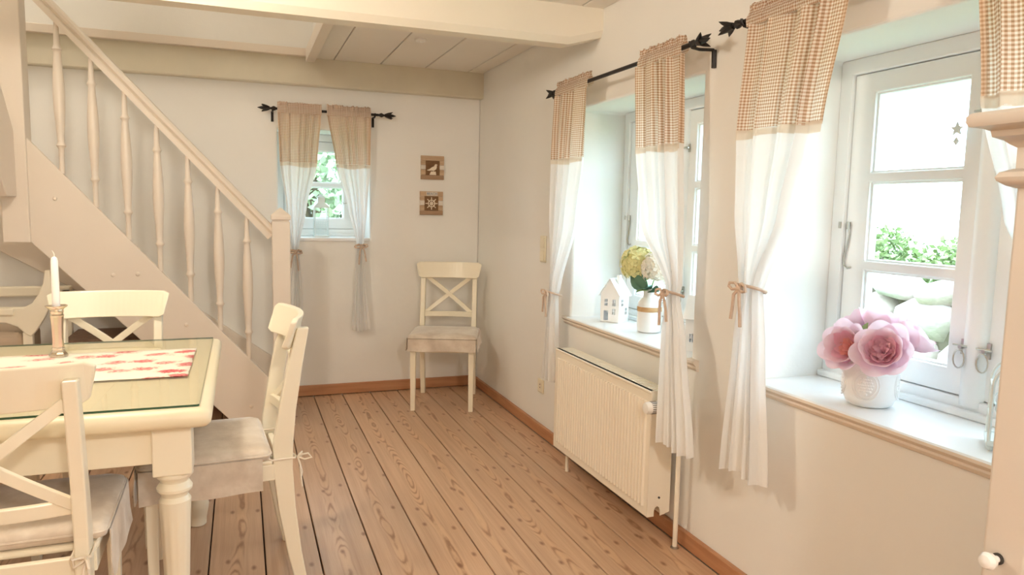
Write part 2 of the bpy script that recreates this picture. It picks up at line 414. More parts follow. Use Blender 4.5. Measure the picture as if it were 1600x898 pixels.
tag(MB().box(XL, .46, 3.16, 3.19, ZC+.0, ZC+.3).build('trim_3', M['stair'], bevel=.004), kind='structure')
# baseboards
tag(MB().box(XW-.022, XW, YF, YW, 0, .062).build('baseboard_right', M['base'], bevel=.004), kind='structure')
tag(MB().box(-2.7, XW-.022, YW-.022, YW, .004, .075).build('baseboard_back', M['basex'], bevel=.004), kind='structure')

# ------------------------------------------------------------------ windows
def make_window(idx, wid, z0, z1, fn, two=True, rows=3, hooks=True):
    """fn(a, b, d): a along the wall from the window's centre, b height, d outwards into the wall"""
    r = empty('window_%d' % idx); tag(r, kind='structure')
    h = wid/2; fr = .05
    m = MB().panel(-h, h, z0, z1, [(-h+fr, h-fr, z0+fr, z1-fr)], fn, .285, .36)
    m.panel(-h+fr*.5, h-fr*.5, z0+fr*.5, z1-fr*.5, [(-h+fr+.012, h-fr-.012, z0+fr+.012, z1-fr-.012)], fn, .325, .355)
    m.build('frame', M['white'], r, bevel=.004)
    spans = [(-h+fr, -.0), (.0, h-fr)] if two else [(-h+fr, h-fr)]
    for si, (a0, a1) in enumerate(spans):
        st = .088; b0, b1 = z0+fr, z1-fr
        ia0, ia1, ib0, ib1 = a0+st, a1-st, b0+st*.85, b1-st*.75
        ph = (ib1-ib0-(rows-1)*.03)/rows
        holes = [(ia0, ia1, ib0+k*(ph+.03), ib0+k*(ph+.03)+ph) for k in range(rows)]
        sash = MB().panel(a0+.002, a1-.002, b0+.002, b1-.002, holes, fn, .298, .345).build('sash', M['white'], r, bevel=.004)
        bd = MB()
        for hh in holes:
            bd.panel(hh[0]-.008, hh[1]+.008, hh[2]-.008, hh[3]+.008, [(hh[0]+.007, hh[1]-.007, hh[2]+.007, hh[3]-.007)], fn, .308, .335)
            MB().panel(hh[0]+.001, hh[1]-.001, hh[2]+.001, hh[3]-.001, [], fn, .321, .325).build('pane', M['glass'], sash)
        bd.build('glazing_bead', M['white'], sash, bevel=.002)
        if hooks:
            # long wind hook on the outer stile, ring latch on the inner stile
            ao = a0+.02 if si == 0 else a1-.02; sg = 1 if si == 0 else -1
            bz = 1.27
            path = [fn(ao+sg*q[0], bz+q[1], .293) for q in ((0, 0), (.004, -.03), (-.006, -.08), (-.013, -.115), (-.010, -.135), (.004, -.143), (.018, -.138))]
            MB().tube(path, .0028, 6).tube([fn(ao, bz-.012, .290), fn(ao, bz+.012, .290)], .006, 8).tube([fn(ao-sg*.03, bz-.01, .284), fn(ao-sg*.03, bz+.012, .284)], .005, 8).build('wind_hook', M['steel'], sash, smooth=True)
            ai = a1-.035 if si == 0 else a0+.035; lz = .94
            lt = MB().panel(ai-.008, ai+.008, lz-.022, lz+.022, [], fn, .292, .299)
            lt.tube([fn(ai, lz, .296), fn(ai, lz, .276)], .006, 8)
            lt.tube([fn(ai-.022, lz+.004, .279), fn(ai+.022, lz+.004, .279)], [.003, .006, ][0], 6)
            rg = [fn(ai+.017*math.sin(t*2*PI/14), lz-.034+.026*math.cos(t*2*PI/14), .276) for t in range(14)]
            lt.tube(rg, .0022, 6, closed=True)
            lt.build('latch', M['steel'], sash, smooth=True)
            uz = z1-.22
            MB().panel(ai-.007, ai+.007, uz-.018, uz+.018, [], fn, .292, .299).tube([fn(ai, uz, .297), fn(ai, uz, .278)], .005, 8).tube([fn(ai-.018, uz, .28), fn(ai+.018, uz, .28)], .004, 6).build('latch', M['steel'], sash, smooth=True)
    if two:
        prof = [(-.035, .298), (-.030, .285), (-.012, .278), (.012, .278), (.030, .285), (.035, .298)]
        n = len(prof)
        MB().loft([[fn(a, zz, d) for a, d in prof] for zz in (z0+.03, z1-.045)]).build('mullion', M['white'], r, smooth=True, angle=50)
    # inner ledge strip at the foot of the frame
    MB().panel(-h, h, z0, z0+.022, [], fn, .262, .287).build('sill_upstand', M['white'], r, bevel=.006, seg=3)
    return r
f1 = lambda yc: (lambda a, b, d: (XW+d, yc-a, b))
# 'a' grows towards the camera (smaller y), so the left sash is the far one as seen in the photo
make_window(1, 1.10, .745, 1.815, f1(2.885))
make_window(2, 1.10, .745, 1.815, f1(1.41))
f3 = lambda a, b, d: (.53+a, YW+d, b)
w3 = make_window(3, .60, 1.085, 1.80, f3, two=False, rows=2, hooks=False)
MB().tube([f3(.19, 1.38, .292), f3(.20, 1.35, .285), f3(.19, 1.325, .285), f3(.165, 1.318, .285), f3(.15, 1.33, .287)], .003, 6).build('wind_hook', M['steel'], w3, smooth=True)

def sill(name_parent, yc, half, z, lab):
    prof = [(.30, z-.012), (.30, z), (-.018, z), (-.024, z-.004), (-.026, z-.012), (-.020, z-.018), (-.014, z-.024), (-.016, z-.030), (-.010, z-.040), (0, z-.045), (.30, z-.045)]
    m = MB().loft([[(XW+d, yy, zz) for d, zz in prof] for yy in (yc-half, yc+half)])
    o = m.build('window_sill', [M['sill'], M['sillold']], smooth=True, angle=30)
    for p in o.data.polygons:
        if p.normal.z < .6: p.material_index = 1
    tag(o, lab, 'window sill', kind='structure'); return o
# the ends of the boards stand proud of the wall beside the openings
def wide_sill(yc, half, z, lab):
    a = sill(None, yc, half-.002, z, lab)
    prof = [(0.0, z-.0), (-.018, z), (-.024, z-.004), (-.026, z-.012), (-.020, z-.018), (-.014, z-.024), (-.016, z-.030), (-.010, z-.040), (0, z-.045)]
    for s in (-1, 1):
        y0 = yc+s*(half-.002); y1 = yc+s*(half+.055)
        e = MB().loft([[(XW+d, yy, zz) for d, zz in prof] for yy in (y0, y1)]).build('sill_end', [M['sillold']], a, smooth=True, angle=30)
    return a
wide_sill(2.885, .55, .745, 'white painted deep window sill above the radiator')
wide_sill(1.41, .55, .745, 'white painted deep window sill holding the pink flowers')
o = MB().box(.235, .825, YW-.012, YW+.29, 1.062, 1.085).build('window_sill', M['sill'], bevel=.005); tag(o, 'narrow white sill of the small back window', 'window sill', kind='structure')

# ------------------------------------------------------------------ curtains
def finial(m, fn, s, sg, z, d):
    """leaf-shaped iron finial, pointing along sg"""
    prof = [(.0, .006), (.012, .013), (.022, .015), (.032, .008), (.042, .006), (.050, .011)]
    m.tube([fn(s+sg*a, z, d) for a, r in prof], [r for a, r in prof], 8)
    for k in range(4):
        an = k*PI/2+PI/4
        ca, sa = math.cos(an), math.sin(an)
        pts = [(.045, .004, .008), (.065, .012, .010), (.080, .022, .006), (.092, .031, .001)]
        m.tube([fn(s+sg*a, z+sa*q, d+ca*q) for a, q, r in pts], [r for a, q, r in pts], 6)
    pts = [(.045, .010), (.070, .013), (.095, .009), (.118, .001)]
    m.tube([fn(s+sg*a, z, d) for a, r in pts], [r for a, r in pts], 8)
def rod(name, fn, s0, s1, z, d, brs, label):
    r = empty(name, fn((s0+s1)/2, z, d)); inv = Vector(r.location)
    g = lambda a, b, c: tuple(Vector(fn(a, b, c))-inv)
    MB().tube([g(s0, z, d), g(s1, z, d)], .0085, 10).build('pole', M['iron'], r, smooth=True)
    for s, sg in ((s0, -1), (s1, 1)):
        m = MB(); finial(m, g, s, sg, z, d); m.build('finial', M['iron'], r, smooth=True)
    for s in brs:
        m = MB().tube([g(s, z-.012, d), g(s, z-.016, d*.7), g(s, z-.012, .012), g(s, z-.02, .006)], .006, 8)
        m.tube([g(s, z-.012, .008), g(s, z-.075, .006)], .009, 6).tube([g(s, z-.014, d), g(s, z+.0, d+.013), g(s, z+.008, d+.012)], .005, 6)
        m.build('bracket', M['iron'], r, smooth=True)
    return tag(r, label, 'curtain rod')
ROD_D = .10; ROD_Z = 1.90
fR = lambda a, b, d: (XW-d, a, b)
fB = lambda a, b, d: (a, YW-d, b)
rod('curtain_rod', fR, 2.285, 3.46, ROD_Z, ROD_D, (2.27, 3.47), 'black iron curtain rod over the window with the radiator')
rod('curtain_rod', fR, .72, 2.00, ROD_Z+.012, ROD_D, (.74, 1.985), 'black iron curtain rod over the window with pink flowers')
rod('curtain_rod', fB, .225, .875, 1.912, .09, (.20, .85), 'short black iron curtain rod over the small back window')

def sheet(rows, fn, ncol, z_hi, z_lo, nrow, seed, uscale, hem=None, wave=1.0):
    """cloth between heights; rows: (z, s0, s1, d, amp, pleats)"""
    def at(z):
        for a, b in zip(rows[:-1], rows[1:]):
            if a[0] >= z >= b[0]:
                t = (a[0]-z)/(a[0]-b[0]) if a[0] != b[0] else 0
                t2 = t*t*(3-2*t)*.5+t*.5
                return [lerp(a[i], b[i], t2) for i in range(1, 6)]
        q = rows[0] if z > rows[0][0] else rows[-1]; return list(q[1:])
    m = MB(); m.uv = []
    for i in range(nrow+1):
        z = lerp(z_hi, z_lo, i/nrow); s0, s1, d, amp, npl = at(z)
        for j in range(ncol+1):
            t = j/ncol
            warp = t + .035*math.sin(2*PI*t*1.5+seed) + .02*math.sin(2*PI*3.7*t+seed*2)
            ph = noise.noise(Vector((t*3.0+seed*5, z*1.1, seed)))*.9
            pl = math.sin(2*PI*rows[0][5]*warp+ph*1.6+seed) + .35*math.sin(2*PI*rows[0][5]*2.3*warp+seed*3+ph)
            dd = d+amp*pl*wave
            ss = lerp(s0, s1, t) + amp*.25*math.cos(2*PI*rows[0][5]*warp+seed)*(1 if 0 < j < ncol else 0)
            zz = z + (.006*math.sin(t*7+seed) if i == nrow else 0)
            m.v.append(fn(ss, zz, dd)); m.uv.append((t*uscale, z))
    n = ncol+1
    for i in range(nrow):
        for j in range(ncol):
            m.f.append((i*n+j, i*n+j+1, (i+1)*n+j+1, (i+1)*n+j))
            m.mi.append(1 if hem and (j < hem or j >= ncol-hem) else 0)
    return m
def curtain(fn, rows, rod_z, rod_d, z_split, seed, label, ncol=90, tie_z=None, tie_s=0, tie_w=.05, tie_d=.1, flip=1, inner=1):
    s0, s1 = rows[0][1], rows[0][2]
    r = empty('curtain', fn((s0+s1)/2, rows[-1][0], rod_d)); base = Vector(r.location)
    g = lambda a, b, c: tuple(Vector(fn(a, b, c))-base)
    wide = (s1-s0)*1.25; zt = rows[0][0]
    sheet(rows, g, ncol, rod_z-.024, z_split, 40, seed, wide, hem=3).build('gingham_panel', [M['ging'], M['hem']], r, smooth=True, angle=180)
    # rod pocket with ruffled heading
    m = MB(); m.uv = []; nr = 16; n = ncol+1
    for j in range(ncol+1):
        t = j/ncol; s = lerp(s0, s1, t)
        pk = noise.noise(Vector((t*26, seed*3.1, 0))); pk2 = noise.noise(Vector((t*22+9, seed*2.3, 4)))
        ring = [(rod_d+.016, -.026), (rod_d+.019+.004*pk, -.012), (rod_d+.018+.005*pk2, .0), (rod_d+.013+.005*pk, .012), (rod_d+.006+.008*pk2, .020), (rod_d+.008+.014*pk, .032+.006*pk2), (rod_d+.004+.018*pk2, .044+.008*pk),
                (rod_d-.002+.018*pk2, .043+.008*pk), (rod_d-.002+.012*pk, .032+.006*pk2), (rod_d-.006, .020), (rod_d-.014, .010), (rod_d-.017, -.004), (rod_d-.012, -.018), (rod_d-.002, -.026)]
        for k, (d, z) in enumerate(ring):
            m.v.append(g(s+.003*pk, rod_z+z, d)); m.uv.append((t*wide, rod_z+z))
    q = 14
    for j in range(ncol):
        for k in range(q-1):
            m.f.append((j*q+k, j*q+k+1, (j+1)*q+k+1, (j+1)*q+k)); m.mi.append(0)
    m.build('heading', [M['hem'] if False else M['ging']], r, smooth=True, angle=180)
    # cream lace band and the white lower cloth
    off = [(a, b, c, d+.0015, e, f) for a, b, c, d, e, f in rows]
    sheet(off, g, ncol, z_split+.004, z_split-.022, 3, seed, wide).build('lace_band', M['lace'], r, smooth=True, angle=180)
    sheet(rows, g, ncol, z_split, rows[-1][0], 70, seed, wide).build('white_panel', M['sheer'], r, smooth=True, angle=180)
    if tie_z is not None:
        m = MB(); k = 20
        pts = [g(tie_s+(tie_w+.004)*math.cos(2*PI*i/k), tie_z+.012*math.sin(2*PI*i/k), tie_d+(.040)*math.sin(2*PI*i/k)) for i in range(k)]
        m.tube(pts, .0055, 6, closed=True)
        c = (tie_s, tie_z, tie_d+.042)
        P = lambda a, b, dd: g(c[0]+flip*a, c[1]+b, c[2]+dd)
        m.tube([P(0, 0, 0), P(.016, .018, .008), P(.040, .016, .01), P(.044, .005, .01), P(.03, -.004, .008), P(0, 0, .004)], .005, 6)
        m.tube([P(0, 0, 0), P(-.015, .018, .008), P(-.035, .012, .01), P(-.04, -.004, .01), P(-.02, -.008, .008), P(0, 0, .004)], .005, 6)
        m.tube([P(0, 0, .004), P(.02, -.02, .008), P(.028, -.06, .004), P(.034, -.10, .004)], .0055, 6)
        m.tube([P(0, 0, .004), P(-.008, -.03, .008), P(-.012, -.075, .006), P(-.014, -.12, .004)], .0055, 6)
        m.tube([P(-.008, 0, .0), P(.008, 0, .006)], .010, 8)
        m.build('tie_cord', M['tie'], r, smooth=True)
    return tag(r, label, 'curtain', 'gingham and white curtains')
D = ROD_D
GP = 4
curtain(fR, [(1.92, 3.075, 3.445, D+.012, .010, GP), (1.55, 3.10, 3.47, D+.012, .014, GP), (1.25, 3.18, 3.50, D+.005, .016, GP), (.90, 3.40, 3.495, D-.005, .016, GP), (.865, 3.42, 3.49, D-.005, .014, GP), (.75, 3.41, 3.53, D-.005, .016, GP), (.40, 3.385, 3.60, D-.01, .020, GP)],
        ROD_Z, D, 1.553, 1.3, 'gingham topped curtain hanging nearest the light switch', tie_z=.868, tie_s=3.455, tie_w=.045, tie_d=D-.008, flip=1)
curtain(fR, [(1.92, 2.315, 2.625, D+.012, .014, GP), (1.55, 2.29, 2.59, D+.015, .018, GP), (1.25, 2.275, 2.53, D+.012, .018, GP), (1.03, 2.275, 2.345, D+.008, .012, GP), (1.0, 2.285, 2.335, D+.01, .011, GP), (.85, 2.20, 2.315, D+.035, .014, GP), (.45, 2.065, 2.262, D+.07, .018, GP)],
        ROD_Z, D, 1.553, 2.7, 'gingham topped curtain hanging in front of the radiator valve', tie_z=1.0, tie_s=2.31, tie_w=.032, tie_d=D+.01, flip=-1)
curtain(fR, [(1.93, 1.55, 1.955, D+.012, .014, GP), (1.56, 1.615, 1.97, D+.02, .018, GP), (1.30, 1.69, 1.955, D+.018, .018, GP), (1.10, 1.815, 1.92, D+.01, .016, GP), (1.065, 1.83, 1.91, D+.01, .014, GP), (.90, 1.81, 1.93, D+.01, .016, GP), (.455, 1.765, 1.968, D+.01, .02, GP)],
        ROD_Z+.012, D, 1.56, 4.1, 'wide gingham topped curtain beside the pink flowers, tied with beaded cord', tie_z=1.067, tie_s=1.87, tie_w=.048, tie_d=D+.01, flip=1)
curtain(fR, [(1.93, .80, 1.205, D, .012, GP), (1.565, .79, 1.165, D, .016, GP), (1.30, .80, 1.09, D, .016, GP), (1.08, .82, .93, D, .014, GP), (.90, .81, .92, D, .014, GP), (.45, .80, .97, D, .016, GP)],
        ROD_Z+.012, D, 1.565, 5.5, 'gingham topped curtain at the photo edge, half hidden by the cream cabinet', tie_z=1.07, tie_s=.875, tie_w=.055, tie_d=D-.01, flip=-1)
DB = .09
curtain(fB, [(1.93, .228, .502, DB+.01, .010, 5), (1.57, .238, .472, DB+.01, .012, 5), (1.30, .275, .405, DB+.004, .012, 5), (1.03, .305, .352, DB, .010, 5), (.995, .308, .350, DB, .010, 5), (.80, .27, .37, DB, .012, 5), (.46, .24, .38, DB, .014, 5)],
        1.912, DB, 1.572, 6.2, 'left curtain of the small back window, partly behind the newel post', ncol=64, tie_z=.995, tie_s=.329, tie_w=.03, tie_d=DB, flip=-1)
curtain(fB, [(1.93, .534, .822, DB+.01, .010, 5), (1.57, .592, .815, DB+.01, .012, 5), (1.30, .665, .795, DB+.004, .012, 5), (1.06, .725, .775, DB, .010, 5), (1.03, .728, .772, DB, .010, 5), (.80, .712, .785, DB, .012, 5), (.455, .692, .818, DB, .014, 5)],
        1.912, DB, 1.572, 7.9, 'right curtain of the small back window, hanging clear of the newel post', ncol=64, tie_z=1.032, tie_s=.75, tie_w=.03, tie_d=DB, flip=1)

# ------------------------------------------------------------------ staircase
st = empty('staircase', (0, 0, 0)); tag(st, 'cream painted wooden staircase with turned balusters rising along the back wall', 'staircase')
YS = 4.40
fS = lambda a, b, d: (a, d, b)
ztop = lambda x: .248+(.169-x)*1.146
MB().prism([(-.035, .0), (.17, .0), (.17, .248), (-1.03, ztop(-1.03)), (-1.03, 1.085)], fS, YS, YS+.04).build('outer_string', M['stair'], st, bevel=.004)
MB().prism([(.24, .0), (.24, .245), (-.42, .74), (-1.4, 1.49), (-1.4, 1.045), (-1.1, .862), (.19, .0)], fS, 4.995, YW).build('wall_string', M['stair'], st, bevel=.004)
for k in range(6):
    z = .2*k+.10; x1 = .165-.175*k
    MB().box(x1-.205, x1, YS+.04, 4.995, z-.032, z).build('tread', M['stair'], st, bevel=.005)
    MB().box(x1-.047, x1-.03, YS+.04, 4.995, max(z-.2, 0), z-.032).build('riser', M['stair'], st)
# newel post with a pointed cap
nw = MB().box(.163, .263, YS-.03, YS+.07, 0, 1.205).build('newel_post', M['stair'], st, bevel=.005)
m = MB(); cxn, cyn = .213, YS+.02
sec = lambda h, z: [(cxn-h, cyn-h, z), (cxn+h, cyn-h, z), (cxn+h, cyn+h, z), (cxn-h, cyn+h, z)]
m.loft([sec(.044, 1.205), sec(.044, 1.212), sec(.053, 1.216), sec(.053, 1.240), sec(.046, 1.247), sec(.004, 1.284)]).build('cap', M['stair'], nw, bevel=.002, seg=1)
# handrail
ra = Vector((.165, YS+.02, 1.125)); rb = Vector((-1.03, YS+.02, 1.125+1.195*1.078))
dirv = (rb-ra).normalized(); nv = Vector((-dirv.z, 0, dirv.x)); nv = nv if nv.z > 0 else -nv
prof = [(-.024, -.032), (.024, -.032), (.026, -.008), (.020, .0), (.034, .012), (.036, .026), (.026, .038), (0, .042), (-.026, .038), (-.036, .026), (-.034, .012), (-.020, .0), (-.026, -.008)]
MB().loft([[p + Vector((0, a, 0)) + nv*b for a, b in prof] for p in (ra, rb)]).build('handrail', M['stair'], st, smooth=True, angle=40)
zrail = lambda x: 1.125+(.165-x)*1.078-.032*1.47
bal_x = [.028 - .1505*k for k in range(7)]
for x in bal_x:
    z0 = ztop(x)-.005; z1 = zrail(x)+.012; L = z1-z0
    pr = [(.0135, 0), (.0135, .10), (.014, .165), (.019, .178), (.024, .188), (.019, .20), (.0165, .215), (.019, .28), (.0265, .42), (.0285, .52), (.027, .60), (.022, .70), (.0175, .785), (.0165, .80), (.019, .812), (.024, .822), (.019, .834), (.015, .85), (.0125, .95), (.010, 1.0)]
    MB().lathe([(r, t*L) for r, t in pr], 14, (x, YS+.02, z0)).build('baluster', M['stair'], st, smooth=True, angle=60)
# corner post that hangs at the turn, upper flight string rising towards the room
MB().box(-1.145, -1.025, YS-.02, YS+.10, 1.08, 3.3).build('corner_post', M['stair'], st, bevel=.005)
fU = lambda a, b, d: (d, a, b)
MB().prism([(YS-.02, 1.315), (YS-.02, 1.65), (2.95, 3.30), (2.6, 3.30), (2.6, 3.0), (4.22, 1.315)], fU, -1.115, -1.075).build('upper_string', M['stair'], st, bevel=.004)
for k in range(4):
    z = 1.55+.21*k; y1 = 4.36-.19*k
    MB().box(-1.9, -1.115, y1-.22, y1, z-.032, z).build('tread', M['stair'], st, bevel=.005)
MB().prism([(-1.145, 1.30), (-1.9, 1.25), (-1.9, 1.18), (-1.145, 1.22)], fS, YS, YS+.03).build('landing_rail', M['stair'], st)
for (x, z) in ((-.655, .905), (-.536, .908), (-.91, 1.31), (.035, .125), (.13, .137), (-.30, .62), (-.35, .50)):
    MB().lathe([(.011, 0), (.011, .003), (.007, .007), (.001, .008)], 10, (x, YS, z), 'y').build('bolt_cover', M['stair'], st, smooth=True).location = (0, 0, 0)
for o in st.children:
    if o.name.startswith('bolt_cover'):
        for v in o.data.vertices: v.co.y = 2*YS - v.co.y

# ------------------------------------------------------------------ under the stairs
ch = empty('wooden_chest', (-.755, 4.80, 0)); tag(ch, 'dark brown wooden chest standing under the stairs', 'chest')
for k in range(3):
    MB().box(-.18+.12*k, -.18+.12*k+.117, -.20, -.182, .03, .50).build('board', M['chest'], ch, bevel=.002)
MB().box(-.18, .18, -.182, .18, .03, .50).build('body', M['chest'], ch); MB().box(-.188, .188, -.212, .19, .50, .525).build('lid', M['chest'], ch, bevel=.004)
for sx in (-.17, .12): MB().box(sx, sx+.05, -.19, -.14, 0, .03).build('foot', M['chest'], ch)
YBn = 4.47
be = empty('settle_bench', (-1.25, YBn, 0)); tag(be, 'cream wooden settle with curved arm half hidden under the stairs', 'bench')
arm = [(-.96, .93), (-.952, .80), (-.962, .745), (-1.0, .665), (-1.04, .60), (-1.062, .575), (-1.085, .59), (-1.12, .63), (-1.17, .652), (-1.25, .66), (-1.45, .655), (-1.5, .61), (-1.53, .58), (-1.55, .66), (-1.55, .735), (-1.13, .735), (-1.085, .735), (-1.05, .755), (-1.02, .80), (-.995, .86), (-.985, .93)]
MB().prism([(a+1.25, b) for a, b in arm], lambda a, b, d: (a, d, b), -.02, .02).build('arm_panel', M['cream'], be, bevel=.006)
MB().box(-.30, .12, -.035, .035, .693, .732).build('arm_rest', M['cream'], be, bevel=.008)
MB().box(-.34, .30, .42, .46, .74, .80).build('back_rail', M['cream'], be, bevel=.01)
MB().box(-.32, .165, -.02, .40, .36, .41).build('seat', M['cream'], be, bevel=.006)
MB().box(-.31, .15, .0, .39, .41, .60).build('seat_cushion', M['cushion'], be, bevel=.05, seg=4)
for sx, sy in ((-.30, -.015), (.15, -.015), (-.30, .42), (.25, .42)): MB().box(sx, sx+.045, sy, sy+.04, 0, .60 if sy < 0 else .78).build('leg', M['cream'], be, bevel=.004)

# ------------------------------------------------------------------ dining table
tb = empty('dining_table', (-1.03, 2.63, 0)); tag(tb, 'cream painted dining table with fluted turned legs and glass cover', 'table')
HX, HY = .945, .565
def round_rect(hx, hy, r, n=5):
    p = []
    for cx_, cy_, a0 in ((hx-r, hy-r, 0), (-hx+r, hy-r, PI/2), (-hx+r, -hy+r, PI), (hx-r, -hy+r, 3*PI/2)):
        for k in range(n+1): p.append((cx_+r*math.cos(a0+k*PI/2/n), cy_+r*math.sin(a0+k*PI/2/n)))
    return p
secs = [[(x, y, z) for x, y in round_rect(HX-i, HY-i, .02)] for i, z in ((.03, .695), (.012, .698), (.003, .708), (0, .722), (.003, .736), (.012, .746), (.03, .75))]
MB().loft(secs).build('table_top', M['creamtop'], tb, smooth=True, angle=40)
m = MB().box(-HX+.08, HX-.08, -HY+.075, -HY+.095, .585, .695).build('apron', M['cream'], tb, bevel=.003)
MB().box(-HX+.08, HX-.08, HY-.095, HY-.075, .585, .695).build('apron', M['cream'], tb, bevel=.003)
for sx in (-1, 1): MB().box(sx*(HX-.085)-.01, sx*(HX-.085)+.01, -HY+.08, HY-.08, .585, .695).build('apron', M['cream'], tb, bevel=.003)
lp = [(.030, 0), (.034, .004), (.036, .03), (.044, .075), (.045, .09), (.034, .115), (.028, .135), (.030, .15), (.031, .16), (.039, .40), (.042, .46), (.0425, .47), (.034, .482), (.036, .488), (.046, .500), (.047, .508), (.040, .520), (.036, .524), (.038, .530), (.049, .542), (.050, .548), (.044, .555)]
for sx in (-1, 1):
    for sy in (-1, 1):
        c = (sx*(HX-.105), sy*(HY-.105))
        lg = MB().lathe(lp, 48, (c[0], c[1], 0), flute=1, fz=(.155, .455)).build('leg', M['cream'], tb, smooth=True, angle=30)
        MB().box(c[0]-.05, c[0]+.05, c[1]-.05, c[1]+.05, .553, .695).build('leg_block', M['cream'], lg, bevel=.004)
m = MB(); m.loft([[(x, y, z) for x, y in round_rect(HX-.032, HY-.032, .006)] for z in (.7505, .7565)])
go = m.build('glass_plate', [M['tableglass'], M['glassedge']], tb)
for p in go.data.polygons:
    if abs(p.normal.z) < .5: p.material_index = 1
# runner on the glass
ru = MB(); n = 40; nn = 14
for i in range(n+1):
    for j in range(nn+1):
        x = lerp(-1.75, -.168, i/n); y = lerp(2.455, 2.925, j/nn)
        if j in (0, nn): y += .004*noise.noise(Vector((x*9, j, 0)))
        if i == n: x += .006*noise.noise(Vector((j*.7, 3, 0)))
        ru.v.append((x+1.03, y-2.63, .0012+.0016*abs(noise.noise(Vector((x*7, y*9, 1))))))
for i in range(n):
    for j in range(nn): ru.f.append((i*(nn+1)+j, (i+1)*(nn+1)+j, (i+1)*(nn+1)+j+1, i*(nn+1)+j+1)); ru.mi.append(0)
o = ru.build('table_runner', runner_mat(), smooth=True); o.location = (-1.03, 2.63, .7568); tag(o, 'cream table runner printed with red flowers lying on the glass', 'table runner')
md = o.modifiers.new('thick', 'SOLIDIFY'); md.thickness = .0012; md.offset = 1
# candlestick and candle
cs = empty('candlestick', (-.607, 2.88, .7595)); tag(cs, 'polished silver and brass candlestick standing on the floral runner', 'candlestick')
MB().lathe([(.030, 0), (.031, .004), (.028, .010), (.022, .016), (.019, .024), (.021, .028), (.019, .034)], 8).build('base', M['brass'], cs, bevel=.001, seg=1)
MB().lathe([(.0185, .034), (.0175, .06), (.0185, .11), (.021, .140)], 10).build('stem', M['brass'], cs, smooth=True, angle=25)
MB().lathe([(.021, .140), (.023, .144), (.020, .150), (.022, .156), (.021, .165), (.034, .176), (.035, .178), (.033, .179), (.014, .170)], 20).build('drip_pan', M['brass'], cs, smooth=True)
cd = empty('candle', (-.607, 2.88, .7595+.168)); tag(cd, 'white unlit taper candle in the candlestick', 'candle')
MB().lathe([(.0125, 0), (.0123, .08), (.0115, .165), (.009, .175), (.003, .180)], 16).build('wax_body', M['wax'], cd, smooth=True)
MB().tube([(0, 0, .178), (.001, 0, .188), (-.003, 0, .197), (-.006, 0, .201)], .0016, 6).build('wick', M['wick'], cd, smooth=True)

# ------------------------------------------------------------------ chairs (front = -y)
def make_chair():
    r = empty('dining_chair')
    rear = [(.262, 0, .040), (.238, .12, .046), (.215, .28, .056), (.203, .42, .064), (.205, .50, .064), (.220, .62, .056), (.248, .78, .048), (.274, .895, .038)]
    def yb(z):
        for a, b in zip(rear[:-1], rear[1:]):
            if a[1] <= z <= b[1]: return lerp(a[0], b[0], (z-a[1])/(b[1]-a[1]))
        return rear[-1][0]
    for sx in (-1, 1):
        cx_ = sx*.178
        MB().loft([[(cx_-.016, y-dp/2, z), (cx_+.016, y-dp/2, z), (cx_+.016, y+dp/2, z), (cx_-.016, y+dp/2, z)] for y, z, dp in rear]).build('rear_leg', M['cream'], r, bevel=.004)
    for sx in (-1, 1):
        cx_ = sx*.186
        MB().loft([[(cx_-h, -.195-h, z), (cx_+h, -.195-h, z), (cx_+h, -.195+h, z), (cx_-h, -.195+h, z)] for h, z in ((.0145, 0), (.019, .44))]).build('front_leg', M['cream'], r, bevel=.003)
    # seat and frame
    MB().box(-.165, .165, -.212, -.19, .385, .44).box(-.20, -.18, -.175, .175, .385, .44).box(.18, .20, -.175, .175, .385, .44).box(-.162, .162, .19, .21, .385, .44).build('seat_frame', M['cream'], r, bevel=.003)
    MB().prism([(-.215, -.225), (.215, -.225), (.205, .17), (-.205, .17)], lambda a, b, d: (a, b, d), .44, .458).build('seat', M['cream'], r, bevel=.008, seg=3)
    # curved top rail with slanted ends
    m = MB(); secs = []; n = 20
    for i in range(n+1):
        t = i/n*2-1; bow = .050*(1-t*t)
        zt = .93; zb = .822; hx_t = .226; hx_b = .206
        y_t = yb(.895)+.008-.057+bow; y_b = yb(.83)-.060+bow
        e = 1-max(0, abs(t)-.93)/.07
        rr = .012*(1-e)
        th = .021
        secs.append([(t*hx_b, y_b, zb+rr), (t*hx_b, y_b+th, zb+rr), (t*hx_t, y_t+th+.004, zt-rr), (t*hx_t, y_t+.004, zt-rr)])
    m.loft(secs).build('top_rail', M['cream'], r, bevel=.005, seg=3)
    # lower cross rail and the X brace
    secs = []
    for i in range(13):
        t = i/6-1; bow = .022*(1-t*t); y = yb(.575)-.006+bow
        secs.append([(t*.166, y-.010, .555), (t*.166, y+.010, .555), (t*.166, y+.012, .590), (t*.166, y-.008, .590)])
    m = MB().loft(secs); m.build('cross_rail', M['cream'], r, bevel=.003)
    for sx in (-1, 1):
        secs = []; pa = Vector((-sx*.166, yb(.59)+.0, .578)); pb = Vector((sx*.164, yb(.83)-.004, .838))
        for i in range(11):
            t = i/10; p = pa.lerp(pb, t); p.y += .030*math.sin(PI*t)+sx*.002
            d_ = Vector((pb.x-pa.x, 0, pb.z-pa.z)).normalized(); nn_ = Vector((-d_.z, 0, d_.x))
            secs.append([p-nn_*.0135+Vector((0, -.008, 0)), p+nn_*.0135+Vector((0, -.008, 0)), p+nn_*.0135+Vector((0, .008, 0)), p-nn_*.0135+Vector((0, .008, 0))])
        MB().loft(secs).build('cross_brace', M['cream'], r, bevel=.002)
    return r
